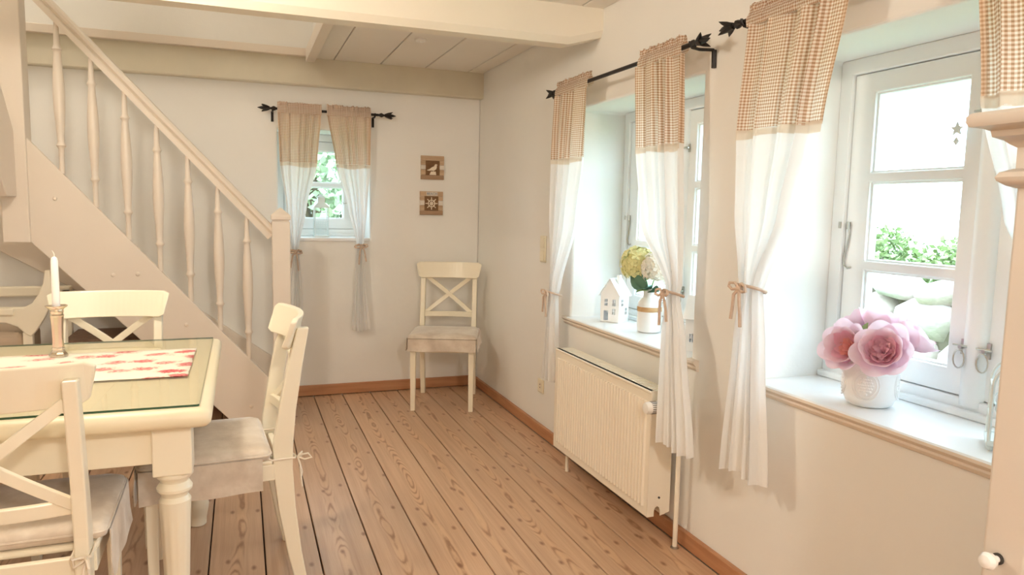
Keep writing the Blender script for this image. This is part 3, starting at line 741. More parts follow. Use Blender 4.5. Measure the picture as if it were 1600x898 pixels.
def cushion(drop=.075, seed=0, ties=True):
    r = empty('seat_cushion'); hx, yf, yb_ = .222, -.235, .165
    # padded top
    m = MB(); n = 14; top = []; secs = []
    P = [(x, y) for x, y in round_rect(1, 1, .14, 4)]
    for f, z in ((.93, 0), (.985, .004), (1.0, .018), (.985, .030), (.90, .040), (.6, .046), (.25, .0475)):
        secs.append([(p[0]*hx*f, (yf+yb_)/2+p[1]*(yb_-yf)/2*f, z+.002*noise.noise(Vector((p[0]*2, p[1]*2, seed)))) for p in P])
    m.loft(secs).build('pad', M['velvet'], r, smooth=True, angle=80)
    ring = [Vector((p[0]*hx*1.0, (yf+yb_)/2+p[1]*(yb_-yf)/2*1.0, .020)) for p in P]
    MB().tube(ring, .0035, 6, closed=True).build('piping', M['velvet'], r, smooth=True)
    # skirt panels hang over the front and the two sides
    def skirt(p0, p1, nrm, sd):
        m = MB(); k = 18
        for face in (0, 1):
            for j in range(7):
                for i in range(k+1):
                    t = i/k; z = .014-j/6*(drop+.014)
                    p = Vector(p0).lerp(Vector(p1), t); wv = .007*noise.noise(Vector((t*3.2+sd, j*.25, seed)))*(.3+j/6)
                    p = p+Vector(nrm)*(.002+wv+.004*j/6-(.003 if face else 0))
                    m.v.append((p.x, p.y, z+(.006*noise.noise(Vector((t*2.4, sd, seed+3))) if j == 6 else 0)))
        w_ = k+1; hN = 7*w_
        for j in range(6):
            for i in range(k):
                a = j*w_+i; m.f.append((a, a+1, a+w_+1, a+w_)); m.f.append((hN+a, hN+a+w_, hN+a+w_+1, hN+a+1)); m.mi += [0, 0]
        for i in range(k): a = 6*w_+i; m.f.append((a, a+1, hN+a+1, hN+a)); m.mi.append(0)
        for j in range(6):
            for e in (0, k): a = j*w_+e; m.f.append((a, a+w_, hN+a+w_, hN+a)); m.mi.append(0)
        return m.build('skirt', M['velvet'], r, smooth=True, angle=60)
    skirt((-hx+.006, yf-.002, 0), (hx-.006, yf-.002, 0), (0, -1, 0), 1)
    skirt((-hx-.002, yf+.006, 0), (-hx-.002, yb_-.03, 0), (-1, 0, 0), 2)
    skirt((hx+.002, yf+.006, 0), (hx+.002, yb_-.03, 0), (1, 0, 0), 3)
    if ties:
        for sx in (-1, 1):
            cx_ = sx*.178; y0 = .205; hw = .0195; hd = .037
            m = MB(); z = -.004
            m.tube([(cx_-sx*.01, yb_-.01, .012), (cx_-sx*.022, y0-hd+.002, z), (cx_-sx*.0215, y0+hd, z), (cx_, y0+hd+.006, z-.002), (cx_+sx*hw, y0+hd, z), (cx_+sx*.0215, y0-hd, z), (sx*.205, yb_-.02, .010)], .0035, 6)
            k0 = Vector((cx_+sx*.012, y0+hd+.009, z))
            for off in (((.0, .012, .006), (.006, .034, .010), (.012, .045, -.004), (.005, .022, -.010), (0, 0, 0)), ((-.01, .008, .006), (-.026, .018, .008), (-.024, .014, -.012), (-.008, .006, -.006), (0, 0, 0)),
                        ((.004, .008, -.03), (.008, .010, -.075), (.006, .014, -.105)), ((-.006, .008, -.025), (-.010, .016, -.06), (-.016, .012, -.085))):
                m.tube([k0]+[k0+Vector((sx*a, b, c)) for a, b, c in off], .0032, 6)
            m.build('tie', M['cordc'], r, smooth=True)
    return r
ch0 = make_chair()
seats = [((-.555, 2.135), R(180+1), 'cream cross-back dining chair in the foreground seen from behind', 'beige velvet seat cushion on the foreground chair', .115, 1),
         ((-.10, 2.645), R(-90+4), 'cream cross-back dining chair at the right end of the table, seen sideways', 'beige velvet seat cushion on the chair seen sideways', .095, 2),
         ((-.525, 3.125), R(-2), 'cream cross-back dining chair on the far side of the table before the stairs', 'beige velvet seat cushion mostly hidden behind the table', .075, 3),
         ((1.257, 4.60), R(-20.7), 'cream cross-back chair standing alone in the corner of the room', 'beige velvet seat cushion on the corner chair', .062, 4)]
for i, ((x, y), a, lab, lab2, drop, sd) in enumerate(seats):
    c = ch0 if i == 0 else copy_tree(ch0)
    c.location = (x, y, 0); c.rotation_euler = (0, 0, a); tag(c, lab, 'chair', 'cream cross-back chairs')
    q = cushion(drop, sd); q.location = (x, y, .4585); q.rotation_euler = (0, 0, a); tag(q, lab2, 'cushion', 'velvet chair cushions')
kn = MB().lathe([(.006, 0), (.006, .012), (.011, .018), (.011, .024), (.004, .028)], 12, (0, .24, .87), 'y').build('rail_knob', M['brass'], ch0, smooth=True)
kn.location = (-.008, .055, 0)

# ------------------------------------------------------------------ radiator
rd = empty('radiator', (1.46, 2.80, 0)); tag(rd, 'cream ribbed panel radiator mounted below the window sill', 'radiator')
y0, y1, z0, z1 = -.45, .45, .118, .62
prof = []; n = 34; pit_ = (y1-y0-.05)/n
for k in range(n):
    a = y0+.025+k*pit_
    prof += [(a+pit_*.06, .0), (a+pit_*.30, -.0065), (a+pit_*.68, -.0065), (a+pit_*.92, .0)]
pl = [(y0, .0)] + prof + [(y1, .0)]
pl2 = pl + [(y1, .016), (y0, .016)]
MB().loft([[(d, yy, z) for yy, d in pl2] for z in (z0+.035, z1-.045)]).box(.0, .016, y0, y1, z0, z0+.035).box(.0, .016, y0, y1, z1-.045, z1).build('front_panel', M['rad'], rd, bevel=0)
MB().box(-.004, .018, y0, y1, z1-.012, z1).build('top_edge', M['rad'], rd, bevel=.004)
MB().box(.068, .084, y0, y1, z0, z1-.01).build('rear_panel', M['rad'], rd, bevel=.003)
fD = lambda a, b, d: (a, d, b)
sp_ = [(.0, z0), (.030, z0), (.030, z0+.02), (.034, z0+.034), (.044, z0+.040), (.054, z0+.034), (.058, z0+.02), (.058, z0), (.10, z0+.012), (.10, z1-.004), (.0, z1-.004)]
s_ = MB().prism(sp_, fD, y0-.004, y0-.001).build('side_panel', M['rad'], rd)
MB().lathe([(.005, -.001), (.005, .003)], 4, (.05, y0-.007, z0+.075), 'y').build('side_slot', M['dark'], s_)
MB().prism(sp_, fD, y1+.001, y1+.004).build('side_panel', M['rad'], rd)
gr = MB().box(.018, .098, y0, y1, z1-.014, z1-.009).build('top_grille', M['plastic'], rd)
gl = MB()
for k in range(44):
    a = y0+.014+k*.02
    gl.box(.022, .094, a, a+.0125, z1-.009, z1-.004)
gl.build('grille_bars', M['rad'], rd)
VY, VZ = y0-.026, .563
vv = MB().lathe([(.012, .06), (.012, .034), (.019, .032), (.020, .024), (.0235, .018), (.0235, -.030), (.020, -.040), (.004, -.043)], 20, (0, VY, VZ), 'x').build('valve_head', M['whiteplastic'], rd, smooth=True)
sl = MB()
for k in range(20):
    mm = Matrix.Translation((-.006, VY, VZ)) @ Matrix.Rotation(2*PI*k/20, 4, 'X')
    sl.box(-.014, .012, -.0011, .0011, .0226, .0243, mm)
sl.build('valve_slots', M['dark'], vv)
MB().tube([(.05, y1-.06, z0+.02), (.05, y1-.06, .0)], .009, 10).build('support_leg', M['rad'], rd, smooth=True)
MB().tube([(.03, y0+.04, z0+.02), (.03, y0+.04, z0+.0)], .009, 10).build('drain', M['rad'], rd, smooth=True)
pp = empty('heating_pipe', (1.563, 2.302, 0)); tag(pp, 'thin cream heating pipe rising from the floor beside the radiator', 'pipe')
MB().tube([(0, 0, 0), (0, 0, .70)], .0095, 12).build('tube', M['rad'], pp, smooth=True)
MB().lathe([(.016, 0), (.016, .004), (.011, .007)], 16).build('floor_collar', M['steel'], pp, smooth=True)
MB().lathe([(.014, 0), (.014, .02)], 12, (0, 0, .52)).box(-.002, .045, -.006, .006, .525, .535).build('wall_clip', M['rad'], pp, smooth=True)

# ------------------------------------------------------------------ switch, socket, detector
sw = empty('light_switch', (XW, 3.815, 1.08)); tag(sw, 'cream double rocker light switch plate on the right wall', 'light switch')
MB().box(-.009, 0, -.040, .040, -.076, .076).build('plate', M['plastic'], sw, bevel=.005, seg=3)
for z in (-.037, .037): MB().box(-.014, -.008, -.028, .028, z-.029, z+.029).build('rocker', M['plastic'], sw, bevel=.004, seg=3)
so = empty('wall_socket', (XW, 3.80, .285)); tag(so, 'cream wall socket low beside the radiator', 'socket')
MB().box(-.009, 0, -.04, .04, -.04, .04).build('plate', M['plastic'], so, bevel=.006, seg=3)
MB().lathe([(.021, -.010), (.021, -.004)], 20, axis='x').build('socket_well', M['cordc'], so, smooth=True)
for z in (-.009, .009): MB().lathe([(.003, -.0115), (.003, -.008)], 8, (0, 0, z), 'x').build('pin_hole', M['dark'], so)
dt = empty('smoke_detector', (.972, 4.15, ZC)); tag(dt, 'small round white smoke detector on the ceiling boards', 'smoke detector')
MB().lathe([(.033, 0), (.033, -.008), (.026, -.014), (.004, -.016)], 24).build('housing', M['whiteplastic'], dt, smooth=True)
MB().lathe([(.008, -.015), (.007, -.019), (.001, -.020)], 12).build('sensor', M['whiteplastic'], dt, smooth=True)

# ------------------------------------------------------------------ pictures on the back wall
def picture(loc, label, kind):
    r = empty('wall_plaque', loc); tag(r, label, 'plaque', 'driftwood plaques on the back wall')
    F = lambda a, b, d: (a, -d, b)
    MB().panel(-.05, .05, -.052, .048, [], F, .004, .014).build('back_board', M['boardbr'], r)
    cols = ('driftl', 'driftd', 'driftw')
    t = .083
    pieces = [(-t, t, .048, t, 'driftl' if kind == 'wheel' else 'driftl'), (-t, t, -t, -.052, 'driftd')]
    for s in (-1, 1):
        x0_, x1_ = (-t, -.05) if s < 0 else (.05, t)
        pieces += [(x0_, x1_, .018, .048, 'driftl'), (x0_, x1_, -.014, .018, 'driftw'), (x0_, x1_, -.052, -.014, 'driftl')]
    for (a0, a1, b0, b1, mt) in pieces:
        MB().panel(a0+.0006, a1-.0006, b0+.0006, b1-.0006, [], F, .0, .018+rng.uniform(-.002, .002)).build('frame_piece', M[mt], r, bevel=.0012, seg=1)
    if kind == 'wheel':
        m = MB(); c = (0, -.002)
        ringp = lambda rr: [F(c[0]+rr*math.cos(2*PI*k/24), c[1]+rr*math.sin(2*PI*k/24), .017) for k in range(24)]
        m.tube(ringp(.024), .0032, 6, closed=True); m.tube(ringp(.008), .003, 6, closed=True)
        for k in range(8):
            an = 2*PI*k/8
            m.tube([F(c[0], c[1], .017), F(c[0]+.043*math.cos(an), c[1]+.043*math.sin(an), .017)], [.0022, .0036], 6)
        m.build('ship_wheel', M['cutout'], r, smooth=True)
        MB().panel(-.038, .042, .052, .078, [], F, .018, .0225).build('name_board', M['driftw'], r)
        tx = 'BEACH'
    else:
        bird = [(-.042, -.018), (-.022, -.010), (-.004, .004), (.010, .010), (.016, .022), (.022, .026), (.030, .024), (.036, .019), (.029, .017), (.030, .004), (.026, -.008), (.016, -.018), (.008, -.021), (-.010, -.020), (-.026, -.022)]
        MB().prism(bird, F, .014, .0185).build('gull', M['cutout'], r)
        MB().prism([(-.012, -.026), (.022, -.026), (.026, -.05), (-.022, -.05)], F, .014, .018).prism([(.004, -.018), (.008, -.018), (.008, -.028), (.004, -.028)], F, .014, .018).build('rock', M['cutout'], r)
        tx = None
    def text(s, sz, x, z, mt, d):
        cu = bpy.data.curves.new('lettering', 'FONT'); cu.body = s; cu.size = sz; cu.align_x = 'CENTER'; cu.align_y = 'CENTER'; cu.extrude = .0005
        to = bpy.data.objects.new('tmp', cu); COL.objects.link(to)
        dg = bpy.context.evaluated_depsgraph_get(); me = bpy.data.meshes.new_from_object(to.evaluated_get(dg)); bpy.data.objects.remove(to)
        o = bpy.data.objects.new('lettering', me); COL.objects.link(o); me.materials.clear(); me.materials.append(mt); o.parent = r
        o.rotation_euler = (R(90), 0, 0); o.location = (x, -d, z)
    if tx: text(tx, .024, .002, .065, M['ink'], .0232)
    return r
picture((1.268, YW, 1.582), 'square driftwood wall plaque with a seagull', 'gull')
picture((1.262, YW, 1.334), 'square driftwood wall plaque with a ship wheel and the word BEACH', 'wheel')

# ------------------------------------------------------------------ things on the window sills
ZS = .7455
def house(loc, rz, label, w_=.10, d_=.10, h=.145, rh=.075):
    r = empty('house_lantern', loc, rz); tag(r, label, 'lantern', 'white tin house lanterns')
    hw, hd = w_/2, d_/2
    win = lambda cx_, cz, a, b: [(cx_-a, cx_-a*.12, cz-b, cz-b*.1), (cx_+a*.12, cx_+a, cz-b, cz-b*.1), (cx_-a, cx_-a*.12, cz+b*.1, cz+b), (cx_+a*.12, cx_+a, cz+b*.1, cz+b)]
    gh = win(-.022, .100, .009, .017) + win(.024, .100, .009, .017) + win(.024, .055, .009, .015) + [(-.034, -.008, .008, .058)]
    fy = lambda a, b, d: (a, d, b); fx = lambda a, b, d: (d, a, b)
    MB().panel(-hw, hw, 0, h, gh, fy, -hd, -hd+.002).prism([(-hw, h), (hw, h), (0, h+rh)], fy, -hd, -hd+.002).build('gable_wall', M['metalwhite'], r)
    MB().panel(-hw, hw, 0, h, gh, fy, hd-.002, hd).prism([(-hw, h), (hw, h), (0, h+rh)], fy, hd-.002, hd).build('gable_wall', M['metalwhite'], r)
    shh = win(-.018, .100, .010, .017)+win(.022, .055, .010, .017)
    for s in (-1, 1):
        MB().panel(-hd+.002, hd-.002, 0, h, shh, fx, s*hw-(.001), s*hw+.001).build('side_wall', M['metalwhite'], r)
        a0 = (s*(hw+.010), h-.010*rh/hw); a1 = (0, h+rh+.001)
        nx, nz = rh*s, hw; ln = math.hypot(nx, nz); nx, nz = nx/ln*.0025, nz/ln*.0025
        rf = MB().prism([a0, a1, (a1[0]+nx, a1[1]+nz), (a0[0]+nx, a0[1]+nz)], fy, -hd-.008, hd+.008).build('roof_panel', M['metalwhite'], r)
        mt = Matrix.Translation((s*hw*.5, 0, h+rh*.5)) @ Matrix.Rotation(s*math.atan2(rh, hw), 4, 'Y')
        MB().box(-.010, .010, -.010, -.003, .002, .0055, mt).box(-.010, .010, .003, .010, .002, .0055, mt).build('skylight', M['metalgrey'], rf)
    MB().box(.012, .030, -.010, .008, h+rh*.45, h+rh+.018).build('chimney', M['metalwhite'], r, bevel=.001)
    MB().box(-hw, hw, -hd, hd, 0, .003).build('base', M['metalwhite'], r)
    MB().lathe([(.019, 0), (.019, .016), (.017, .016), (.017, .004)], 16, (.012, -.012, .003)).build('tealight', M['red'], r)
    return r
house((1.772, 3.235, ZS), R(-58), 'white tin house lantern on the sill at the far side of the white vase', .105, .10)
house((1.745, 2.455, ZS), R(40), 'white tin house lantern on the sill seen behind the curtain', .105, .10)
# vase with jute band
vs_ = empty('bottle_vase', (1.775, 2.905, ZS)); tag(vs_, 'white bottle vase with jute band on the sill above the radiator', 'vase')
MB().lathe([(.046, 0), (.055, .006), (.056, .020), (.056, .125), (.053, .140), (.044, .154), (.033, .162), (.031, .170), (.031, .198), (.0335, .203), (.030, .204), (.026, .200), (.026, .165)], 28).build('body', M['ceramic'], vs_, smooth=True, angle=50)
MB().lathe([(.0562, .098), (.0575, .100), (.0575, .118), (.0562, .120)], 28).build('jute_band', M['rope'], vs_, smooth=True)
def leaf_pts(m, base, dirv, upv, L, Wd, curl=.25, n=6, mi=0):
    d_ = Vector(dirv).normalized(); s_ = d_.cross(Vector(upv)).normalized(); u_ = s_.cross(d_)
    vs2 = []; fs = []
    for i in range(n+1):
        t = i/n; wd = Wd*math.sin(PI*min(1, t*.97+.03))**.75*(1-.25*t); c = Vector(base)+d_*L*t-u_*curl*L*t*t
        vs2 += [c-s_*wd+u_*wd*.25, c, c+s_*wd+u_*wd*.25]
    for i in range(n):
        a = i*3; fs += [(a, a+1, a+4, a+3), (a+1, a+2, a+5, a+4)]
    m.add(vs2, fs, mi)
def hydrangea(loc, c, rad, mt, label, seed):
    r = empty('hydrangea', loc); tag(r, label, 'flower', 'hydrangeas in the bottle vase'); rg = random.Random(seed); c = Vector(c)
    MB().tube([(0, 0, 0), (c.x*.3, c.y*.3, c.z*.5), tuple(c)], .0025, 6).build('stem', M['stem'], r, smooth=True)
    m = MB(); k = 90
    for i in range(k):
        z = 1-2*(i+.5)/k
        if z < -.75: continue
        a = i*2.39996; q = math.sqrt(1-z*z); nrm = Vector((q*math.cos(a), q*math.sin(a), z*.9)).normalized()
        p = c+nrm*rad*rg.uniform(.88, 1.06); t1 = nrm.orthogonal().normalized(); t1 = Matrix.Rotation(rg.random()*6, 3, nrm) @ t1; t2 = nrm.cross(t1)
        sz = rad*.30*rg.uniform(.8, 1.15)
        for b in range(4):
            d_ = Matrix.Rotation(b*PI/2, 3, nrm) @ t1; e_ = nrm.cross(d_)
            m.add([p, p+d_*sz*.55+e_*sz*.42+nrm*sz*.15, p+d_*sz+nrm*sz*.05, p+d_*sz*.55-e_*sz*.42+nrm*sz*.15], [(0, 1, 2, 3)])
    o = m.build('petals', mt, r); md = o.modifiers.new('t', 'SOLIDIFY'); md.thickness = .0008
    core = MB().lathe([(rad*.05, -rad*.8), (rad*.6, -rad*.6), (rad*.86, 0), (rad*.6, rad*.65), (rad*.05, rad*.86)], 12, tuple(c)).build('flower_head', mt, r, smooth=True)
    return r
VB = (1.775, 2.905, ZS+.15)
hydrangea(VB, (-.01, .092, .160), .084, M['hyd_y'], 'pale yellow hydrangea head in the white bottle vase', 3)
hydrangea(VB, (.025, -.020, .150), .076, M['hyd_w'], 'creamy white hydrangea head in the white bottle vase', 5)
lv = empty('leaf_spray', VB); tag(lv, 'dark green leaves sticking out of the bottle vase below the blooms', 'leaves')
MB().tube([(0, 0, 0), (-.005, .01, .06)], .003, 6).build('stem', M['stem'], lv, smooth=True)
for (b, d_, u_, L, wd, mt) in (((-.01, .02, .045), (-.35, .45, .55), (-.9, -.1, .5), .12, .045, 'leaf'), ((-.01, .02, .05), (-.5, .1, .75), (-.8, -.3, -.2), .10, .04, 'leaf'),
                               ((-.01, -.005, .045), (-.5, -.5, .3), (-.4, -.1, .8), .11, .032, 'leaf'), ((-.005, -.01, .045), (-.3, -.9, .25), (-.6, .1, .8), .10, .03, 'leaf'), ((-.012, .0, .04), (-.75, -.25, .2), (-.2, 0, .9), .08, .026, 'leafl'), ((0, .02, .05), (.3, .8, .3), (0, -.2, .9), .10, .03, 'leaf')):
    m = MB(); leaf_pts(m, b, d_, u_, L, wd); o = m.build('leaf', M[mt], lv, smooth=True); md = o.modifiers.new('t', 'SOLIDIFY'); md.thickness = .001

# embossed pot with peonies
pt = empty('flower_pot', (1.742, 1.60, ZS)); tag(pt, 'white embossed ceramic pot holding pink flowers on the sill', 'vase')
MB().lathe([(.052, 0), (.064, .008), (.074, .030), (.0765, .060), (.077, .110), (.0765, .128), (.074, .134), (.070, .134), (.068, .120), (.068, .02)], 40).build('body', M['bisque'], pt, smooth=True, angle=50)
for an in (-2.55, -.9, .8, 2.4):
    m = MB(); on = lambda da, z, q: ((.0768+q)*math.cos(an+da), (.0768+q)*math.sin(an+da), z)
    for k, rr in ((0, 1.0), (1, .80)):
        m.tube([on(.50*rr*math.cos(2*PI*i/28), .070+.045*rr*math.sin(2*PI*i/28), -.0006) for i in range(28)], .0016, 5, closed=True)
    for gx in range(-3, 4):
        for gz in range(-3, 4):
            if gx*gx+gz*gz < 10: m.lathe([(.0045, -.001), (.0035, .0016), (.0005, .0022)], 6, on(gx*.085+(gz % 2)*.04, .070+gz*.0085, -.002), 'z') if False else m.tube([on(gx*.085+(gz % 2)*.04, .070+gz*.0085, -.001), on(gx*.085+(gz % 2)*.04, .070+gz*.0085, .0018)], [.0045, .0015], 6)
    m.build('embossed_medallion', M['bisque'], pt, smooth=True)
def petal(c, nrm, ang, tilt, r0, L, wd, cup, rg):
    """one cupped petal of a bloom facing nrm"""
    t1 = nrm.orthogonal().normalized(); out = Matrix.Rotation(ang, 3, nrm) @ t1; side = nrm.cross(out)
    n, k = 5, 4; vs2 = []; fs = []
    for i in range(n+1):
        t = i/n
        th = tilt+cup*t
        # walk outwards along a bending line
        rad = r0 + L*(math.sin(tilt+cup*t*.5))*t; hgt = L*math.cos(tilt+cup*t*.5)*t
        wv = wd*math.sin(PI*(.12+.72*t))**.8
        for j in range(k+1):
            s = j/k*2-1
            rr = rad - (abs(s)**2)*wv*.45; fr = (rg.uniform(-1, 1)*.004 if i == n else 0)
            vs2.append(c+out*rr+side*s*wv+nrm*(hgt+fr-(.004*abs(s) if i == n else 0)))
    w_ = k+1
    for i in range(n):
        for j in range(k): a = i*w_+j; fs.append((a, a+1, a+w_+1, a+w_))
    return vs2, fs
def peony(loc, c, nrm, size, label, seed, deep):
    r = empty('peony', loc); tag(r, label, 'flower', 'pink peonies in the embossed pot'); rg = random.Random(seed); c = Vector(c); nrm = Vector(nrm).normalized()
    MB().tube([(0, 0, 0), (c.x*.4, c.y*.4, c.z*.5), tuple(c-nrm*.005)], .003, 6).build('stem', M['stem'], r, smooth=True)
    # outer bowl petals one by one
    for li, (cnt, tilt, r0, L, wd, cup, mt) in enumerate(((7, 1.45, .006, 1.0, .50, -1.05, 'pink'), (7, 1.15, .006, .88, .44, -.95, 'pink'))):
        for i in range(cnt):
            v2, f2 = petal(c, nrm, 2*PI*(i+.5*li)/cnt+rg.uniform(-.1, .1), tilt, r0, L*size*rg.uniform(.94, 1.06), wd*size, cup, rg)
            o = MB().add(v2, f2).build('petal', M[mt], r, smooth=True, angle=180); md = o.modifiers.new('s', 'SUBSURF'); md.levels = 1; md.render_levels = 1
    m = MB()
    for (cnt, tilt, r0, L, wd, cup, mi) in ((9, 1.15, .006, .66, .24, -.8, 0), (9, 1.0, .005, .55, .19, -.5, 0), (9, .80, .004, .47, .14, -.2, 1), (7, .5, .003, .43, .11, .2, 1), (5, .2, .001, .42, .09, .3, 1)):
        for i in range(cnt):
            v2, f2 = petal(c, nrm, 2*PI*i/cnt+rg.uniform(-.25, .25), tilt+rg.uniform(-.08, .08), r0, L*size*rg.uniform(.88, 1.1), wd*size, cup+rg.uniform(-.3, .3), rg); m.add(v2, f2, mi)
    o = m.build('inner_petals', [M['pinkm'], M['pinkd'] if deep else M['pinkm']], r, smooth=True, angle=180, weld=False)
    return r
PB = (1.742, 1.60, ZS+.10)
peony(PB, (-.045, .030, .062), (-.85, -.10, .30), .092, 'peony with a coral pink centre on the left of the embossed pot', 1, True)
peony(PB, (-.045, -.082, .072), (-.80, -.50, .40), .096, 'peony with a ruffled pink centre on the right of the embossed pot', 2, False)
peony(PB, (.035, .095, .095), (-.25, .65, .75), .082, 'pale peony peeping out at the far left back of the pot', 3, False)
peony(PB, (.045, .020, .110), (.45, .1, .9), .086, 'pale peony seen from behind at the top of the bouquet', 4, False)
peony(PB, (.040, -.075, .095), (.5, -.5, .75), .088, 'pale peony turned towards the glass at the right back of the pot', 5, False)
lv = empty('leaf_spray', PB); tag(lv, 'small green leaves between the pink peonies', 'leaves')
MB().tube([(0, 0, 0), (-.02, .01, .10)], .0025, 6).build('stem', M['stem'], lv, smooth=True)
for (b, d_, u_, L, wd, mt) in (((-.03, .010, .10), (-.3, .4, .8), (-.9, 0, .3), .045, .014, 'leafl'), ((-.03, .010, .10), (-.3, -.3, .9), (-.9, 0, .3), .05, .015, 'leafl'), ((-.03, .01, .09), (-.6, .05, .5), (-.6, 0, .6), .04, .014, 'leafl'), ((-.02, .0, .09), (-.4, .0, -.4), (-.9, 0, .0), .045, .013, 'leaf'), ((.0, -.05, .12), (-.2, -.8, .5), (-.7, .1, .6), .05, .014, 'leaf')):
    m = MB(); leaf_pts(m, b, d_, u_, L, wd); o = m.build('leaf', M[mt], lv, smooth=True); md = o.modifiers.new('t', 'SOLIDIFY'); md.thickness = .001

# pierced scroll lantern, half behind the cabinet
sl_ = empty('scroll_lantern', (1.755, 1.165, ZS), R(-52)); tag(sl_, 'pale arched metal lantern with scroll work at the sill end', 'lantern')
aw, ah, bz = .062, .135, .022
def arch(n=14, ins=0.0):
    hw = aw-ins; p = [(-hw, bz+ins), ]
    for i in range(n+1): a = PI-i*PI/n; p.append((hw*math.cos(a), bz+ah+ (hw*1.0)*math.sin(a)))
    return p+[(hw, bz+ins)]
for s in (-1, 1):
    pts = [(x, s*.05, z) for x, z in arch()]
    fr_ = MB().tube(pts+[pts[0]], .0045, 6).build('arch_frame', M['mint'], sl_, smooth=True)
    m = MB()
    def scroll(cx_, cz, r0, a0, turns, sg):
        m.tube([(cx_+r0*(1-.75*t)*math.cos(a0+sg*2*PI*turns*t), s*.05, cz+r0*(1-.75*t)*math.sin(a0+sg*2*PI*turns*t)) for t in [i/18 for i in range(19)]], .0022, 5)
    for (cx_, cz, r0, a0, sg) in ((-.030, .055, .026, -PI/2, 1), (.030, .055, .026, -PI/2, -1), (-.030, .105, .028, PI/2, 1), (.030, .105, .028, PI/2, -1), (-.026, .152, .024, -PI/2, -1), (.026, .152, .024, -PI/2, 1), (0, .185, .022, -PI/2, 1), (0, .08, .016, 0, 1), (0, .13, .018, PI, 1)):
        scroll(cx_, cz, r0, a0, 1.2, sg)
    m.build('scroll_work', M['mint'], sl_, smooth=True)
MB().box(-aw-.006, aw+.006, -.056, .056, .012, bz).build('base', M['mint'], sl_, bevel=.002)
MB().tube([(0, -.05, bz+ah+aw), (0, .05, bz+ah+aw)], .004, 6).tube([(-aw, -.05, bz+.06), (-aw, .05, bz+.06)], .003, 6).tube([(aw, -.05, bz+.06), (aw, .05, bz+.06)], .003, 6).tube([(-aw, -.05, bz+ah), (-aw, .05, bz+ah)], .003, 6).tube([(aw, -.05, bz+ah), (aw, .05, bz+ah)], .003, 6).build('side_bars', M['mint'], sl_, smooth=True)
for sx in (-1, 1):
    for sy in (-1, 1): MB().lathe([(.003, 0), (.007, .005), (.006, .012)], 10, (sx*(aw-.004), sy*.045, 0)).build('foot', M['mint'], sl_, smooth=True)
# glass lantern in the back window
ln = empty('glass_lantern', (.52, YW+.16, 1.0855)); tag(ln, 'small white wire lantern standing in the back window', 'lantern')
for s in (-1, 1):
    for t in (-1, 1): MB().box(s*.045-.003, s*.045+.003, t*.045-.003, t*.045+.003, .012, .20).build('corner_bar', M['mint'], ln)
for k in range(4):
    m = MB()
    for i in range(1, 8):
        q = -.045+i*.01125
        for (a, b) in (((q, .012), (q, .11)),):
            p0, p1 = (Vector((a[0], -.045, a[1])), Vector((b[0], -.045, b[1]))); rm = Matrix.Rotation(k*PI/2, 3, 'Z'); m.tube([rm @ p0, rm @ p1], .0016, 4)
        z = .012+i*.0122; rm = Matrix.Rotation(k*PI/2, 3, 'Z'); m.tube([rm @ Vector((-.045, -.045, z)), rm @ Vector((.045, -.045, z))], .0016, 4)
    m.build('wire_panel', M['mint'], ln)
MB().box(-.05, .05, -.05, .05, 0, .012).build('base', M['mint'], ln, bevel=.002)
MB().loft([[(x*h, y*h, z) for x, y in ((-1, -1), (1, -1), (1, 1), (-1, 1))] for h, z in ((.052, .20), (.052, .207), (.024, .235), (.024, .27), (.030, .272), (.006, .292))]).build('roof', M['mint'], ln)
MB().tube([(.016*math.cos(t*2*PI/14), 0, .306+.016*math.sin(t*2*PI/14)) for t in range(14)], .002, 6, closed=True).build('ring', M['mint'], ln, smooth=True)
# star ornament hanging at the window catch
so_ = empty('star_ornament', (XW+.265, 1.50, 1.55)); tag(so_, 'pale blue grey star ornament hanging on the window sash', 'ornament')
sp2 = [((.020 if k % 2 == 0 else .009)*math.sin(k*PI/5), (.020 if k % 2 == 0 else .009)*math.cos(k*PI/5)) for k in range(10)]
MB().prism(sp2, lambda a, b, d: (d, a, b), -.003, .003).build('star', M['mint'], so_, bevel=.001)
MB().lathe([(.001, -.045), (.008, -.034), (.001, -.022)], 8).build('drop', M['mint'], so_, smooth=True)
MB().tube([(0, 0, .018), (.012, 0, .05), (.028, 0, .045)], .0008, 4).build('string', M['cordc'], so_)

# ------------------------------------------------------------------ tall cabinet at the right edge
cb = empty('tall_cabinet', (1.41, .44, 0)); tag(cb, 'tall cream painted cabinet with moulded cornice at the right photo edge', 'cabinet')
bx0, bx1, by0, by1 = 1.2-1.41, 1.45-1.41, .0-.44, .84-.44
MB().box(bx0+.012, bx1, by0, by1-.006, .06, 1.36).build('body', M['cabinet'], cb, bevel=.004)
MB().box(bx0, bx0+.02, by1-.075, by1, .06, 1.36).build('corner_stile', M['cabinet'], cb, bevel=.006, seg=3)
MB().box(bx0, bx0+.02, by0, by0+.075, .06, 1.36).build('corner_stile', M['cabinet'], cb, bevel=.006, seg=3)
dr = MB().panel(by0+.077, by1-.077, .10, 1.34, [(by0+.15, by1-.15, .18, 1.26)], lambda a, b, d: (d, a, b), bx0-.002, bx0+.018).build('door', M['cabinet'], cb, bevel=.005)
MB().panel(by0+.145, by1-.145, .175, 1.265, [], lambda a, b, d: (d, a, b), bx0+.008, bx0+.014).build('door_panel', M['cabinet'], dr, bevel=.003)
MB().box(bx0-.01, bx1, by0-.01, by1+.005, 0, .06).build('plinth', M['cabinet'], cb, bevel=.006)
def cornice(prof, name):
    secs = [[(bx0-q, by0-q, z), (bx0-q, by1+q, z), (bx1, by1+q, z), (bx1, by0-q, z)] for q, z in prof]
    MB().loft(secs).build(name, M['cabinet'], cb, smooth=True, angle=40)
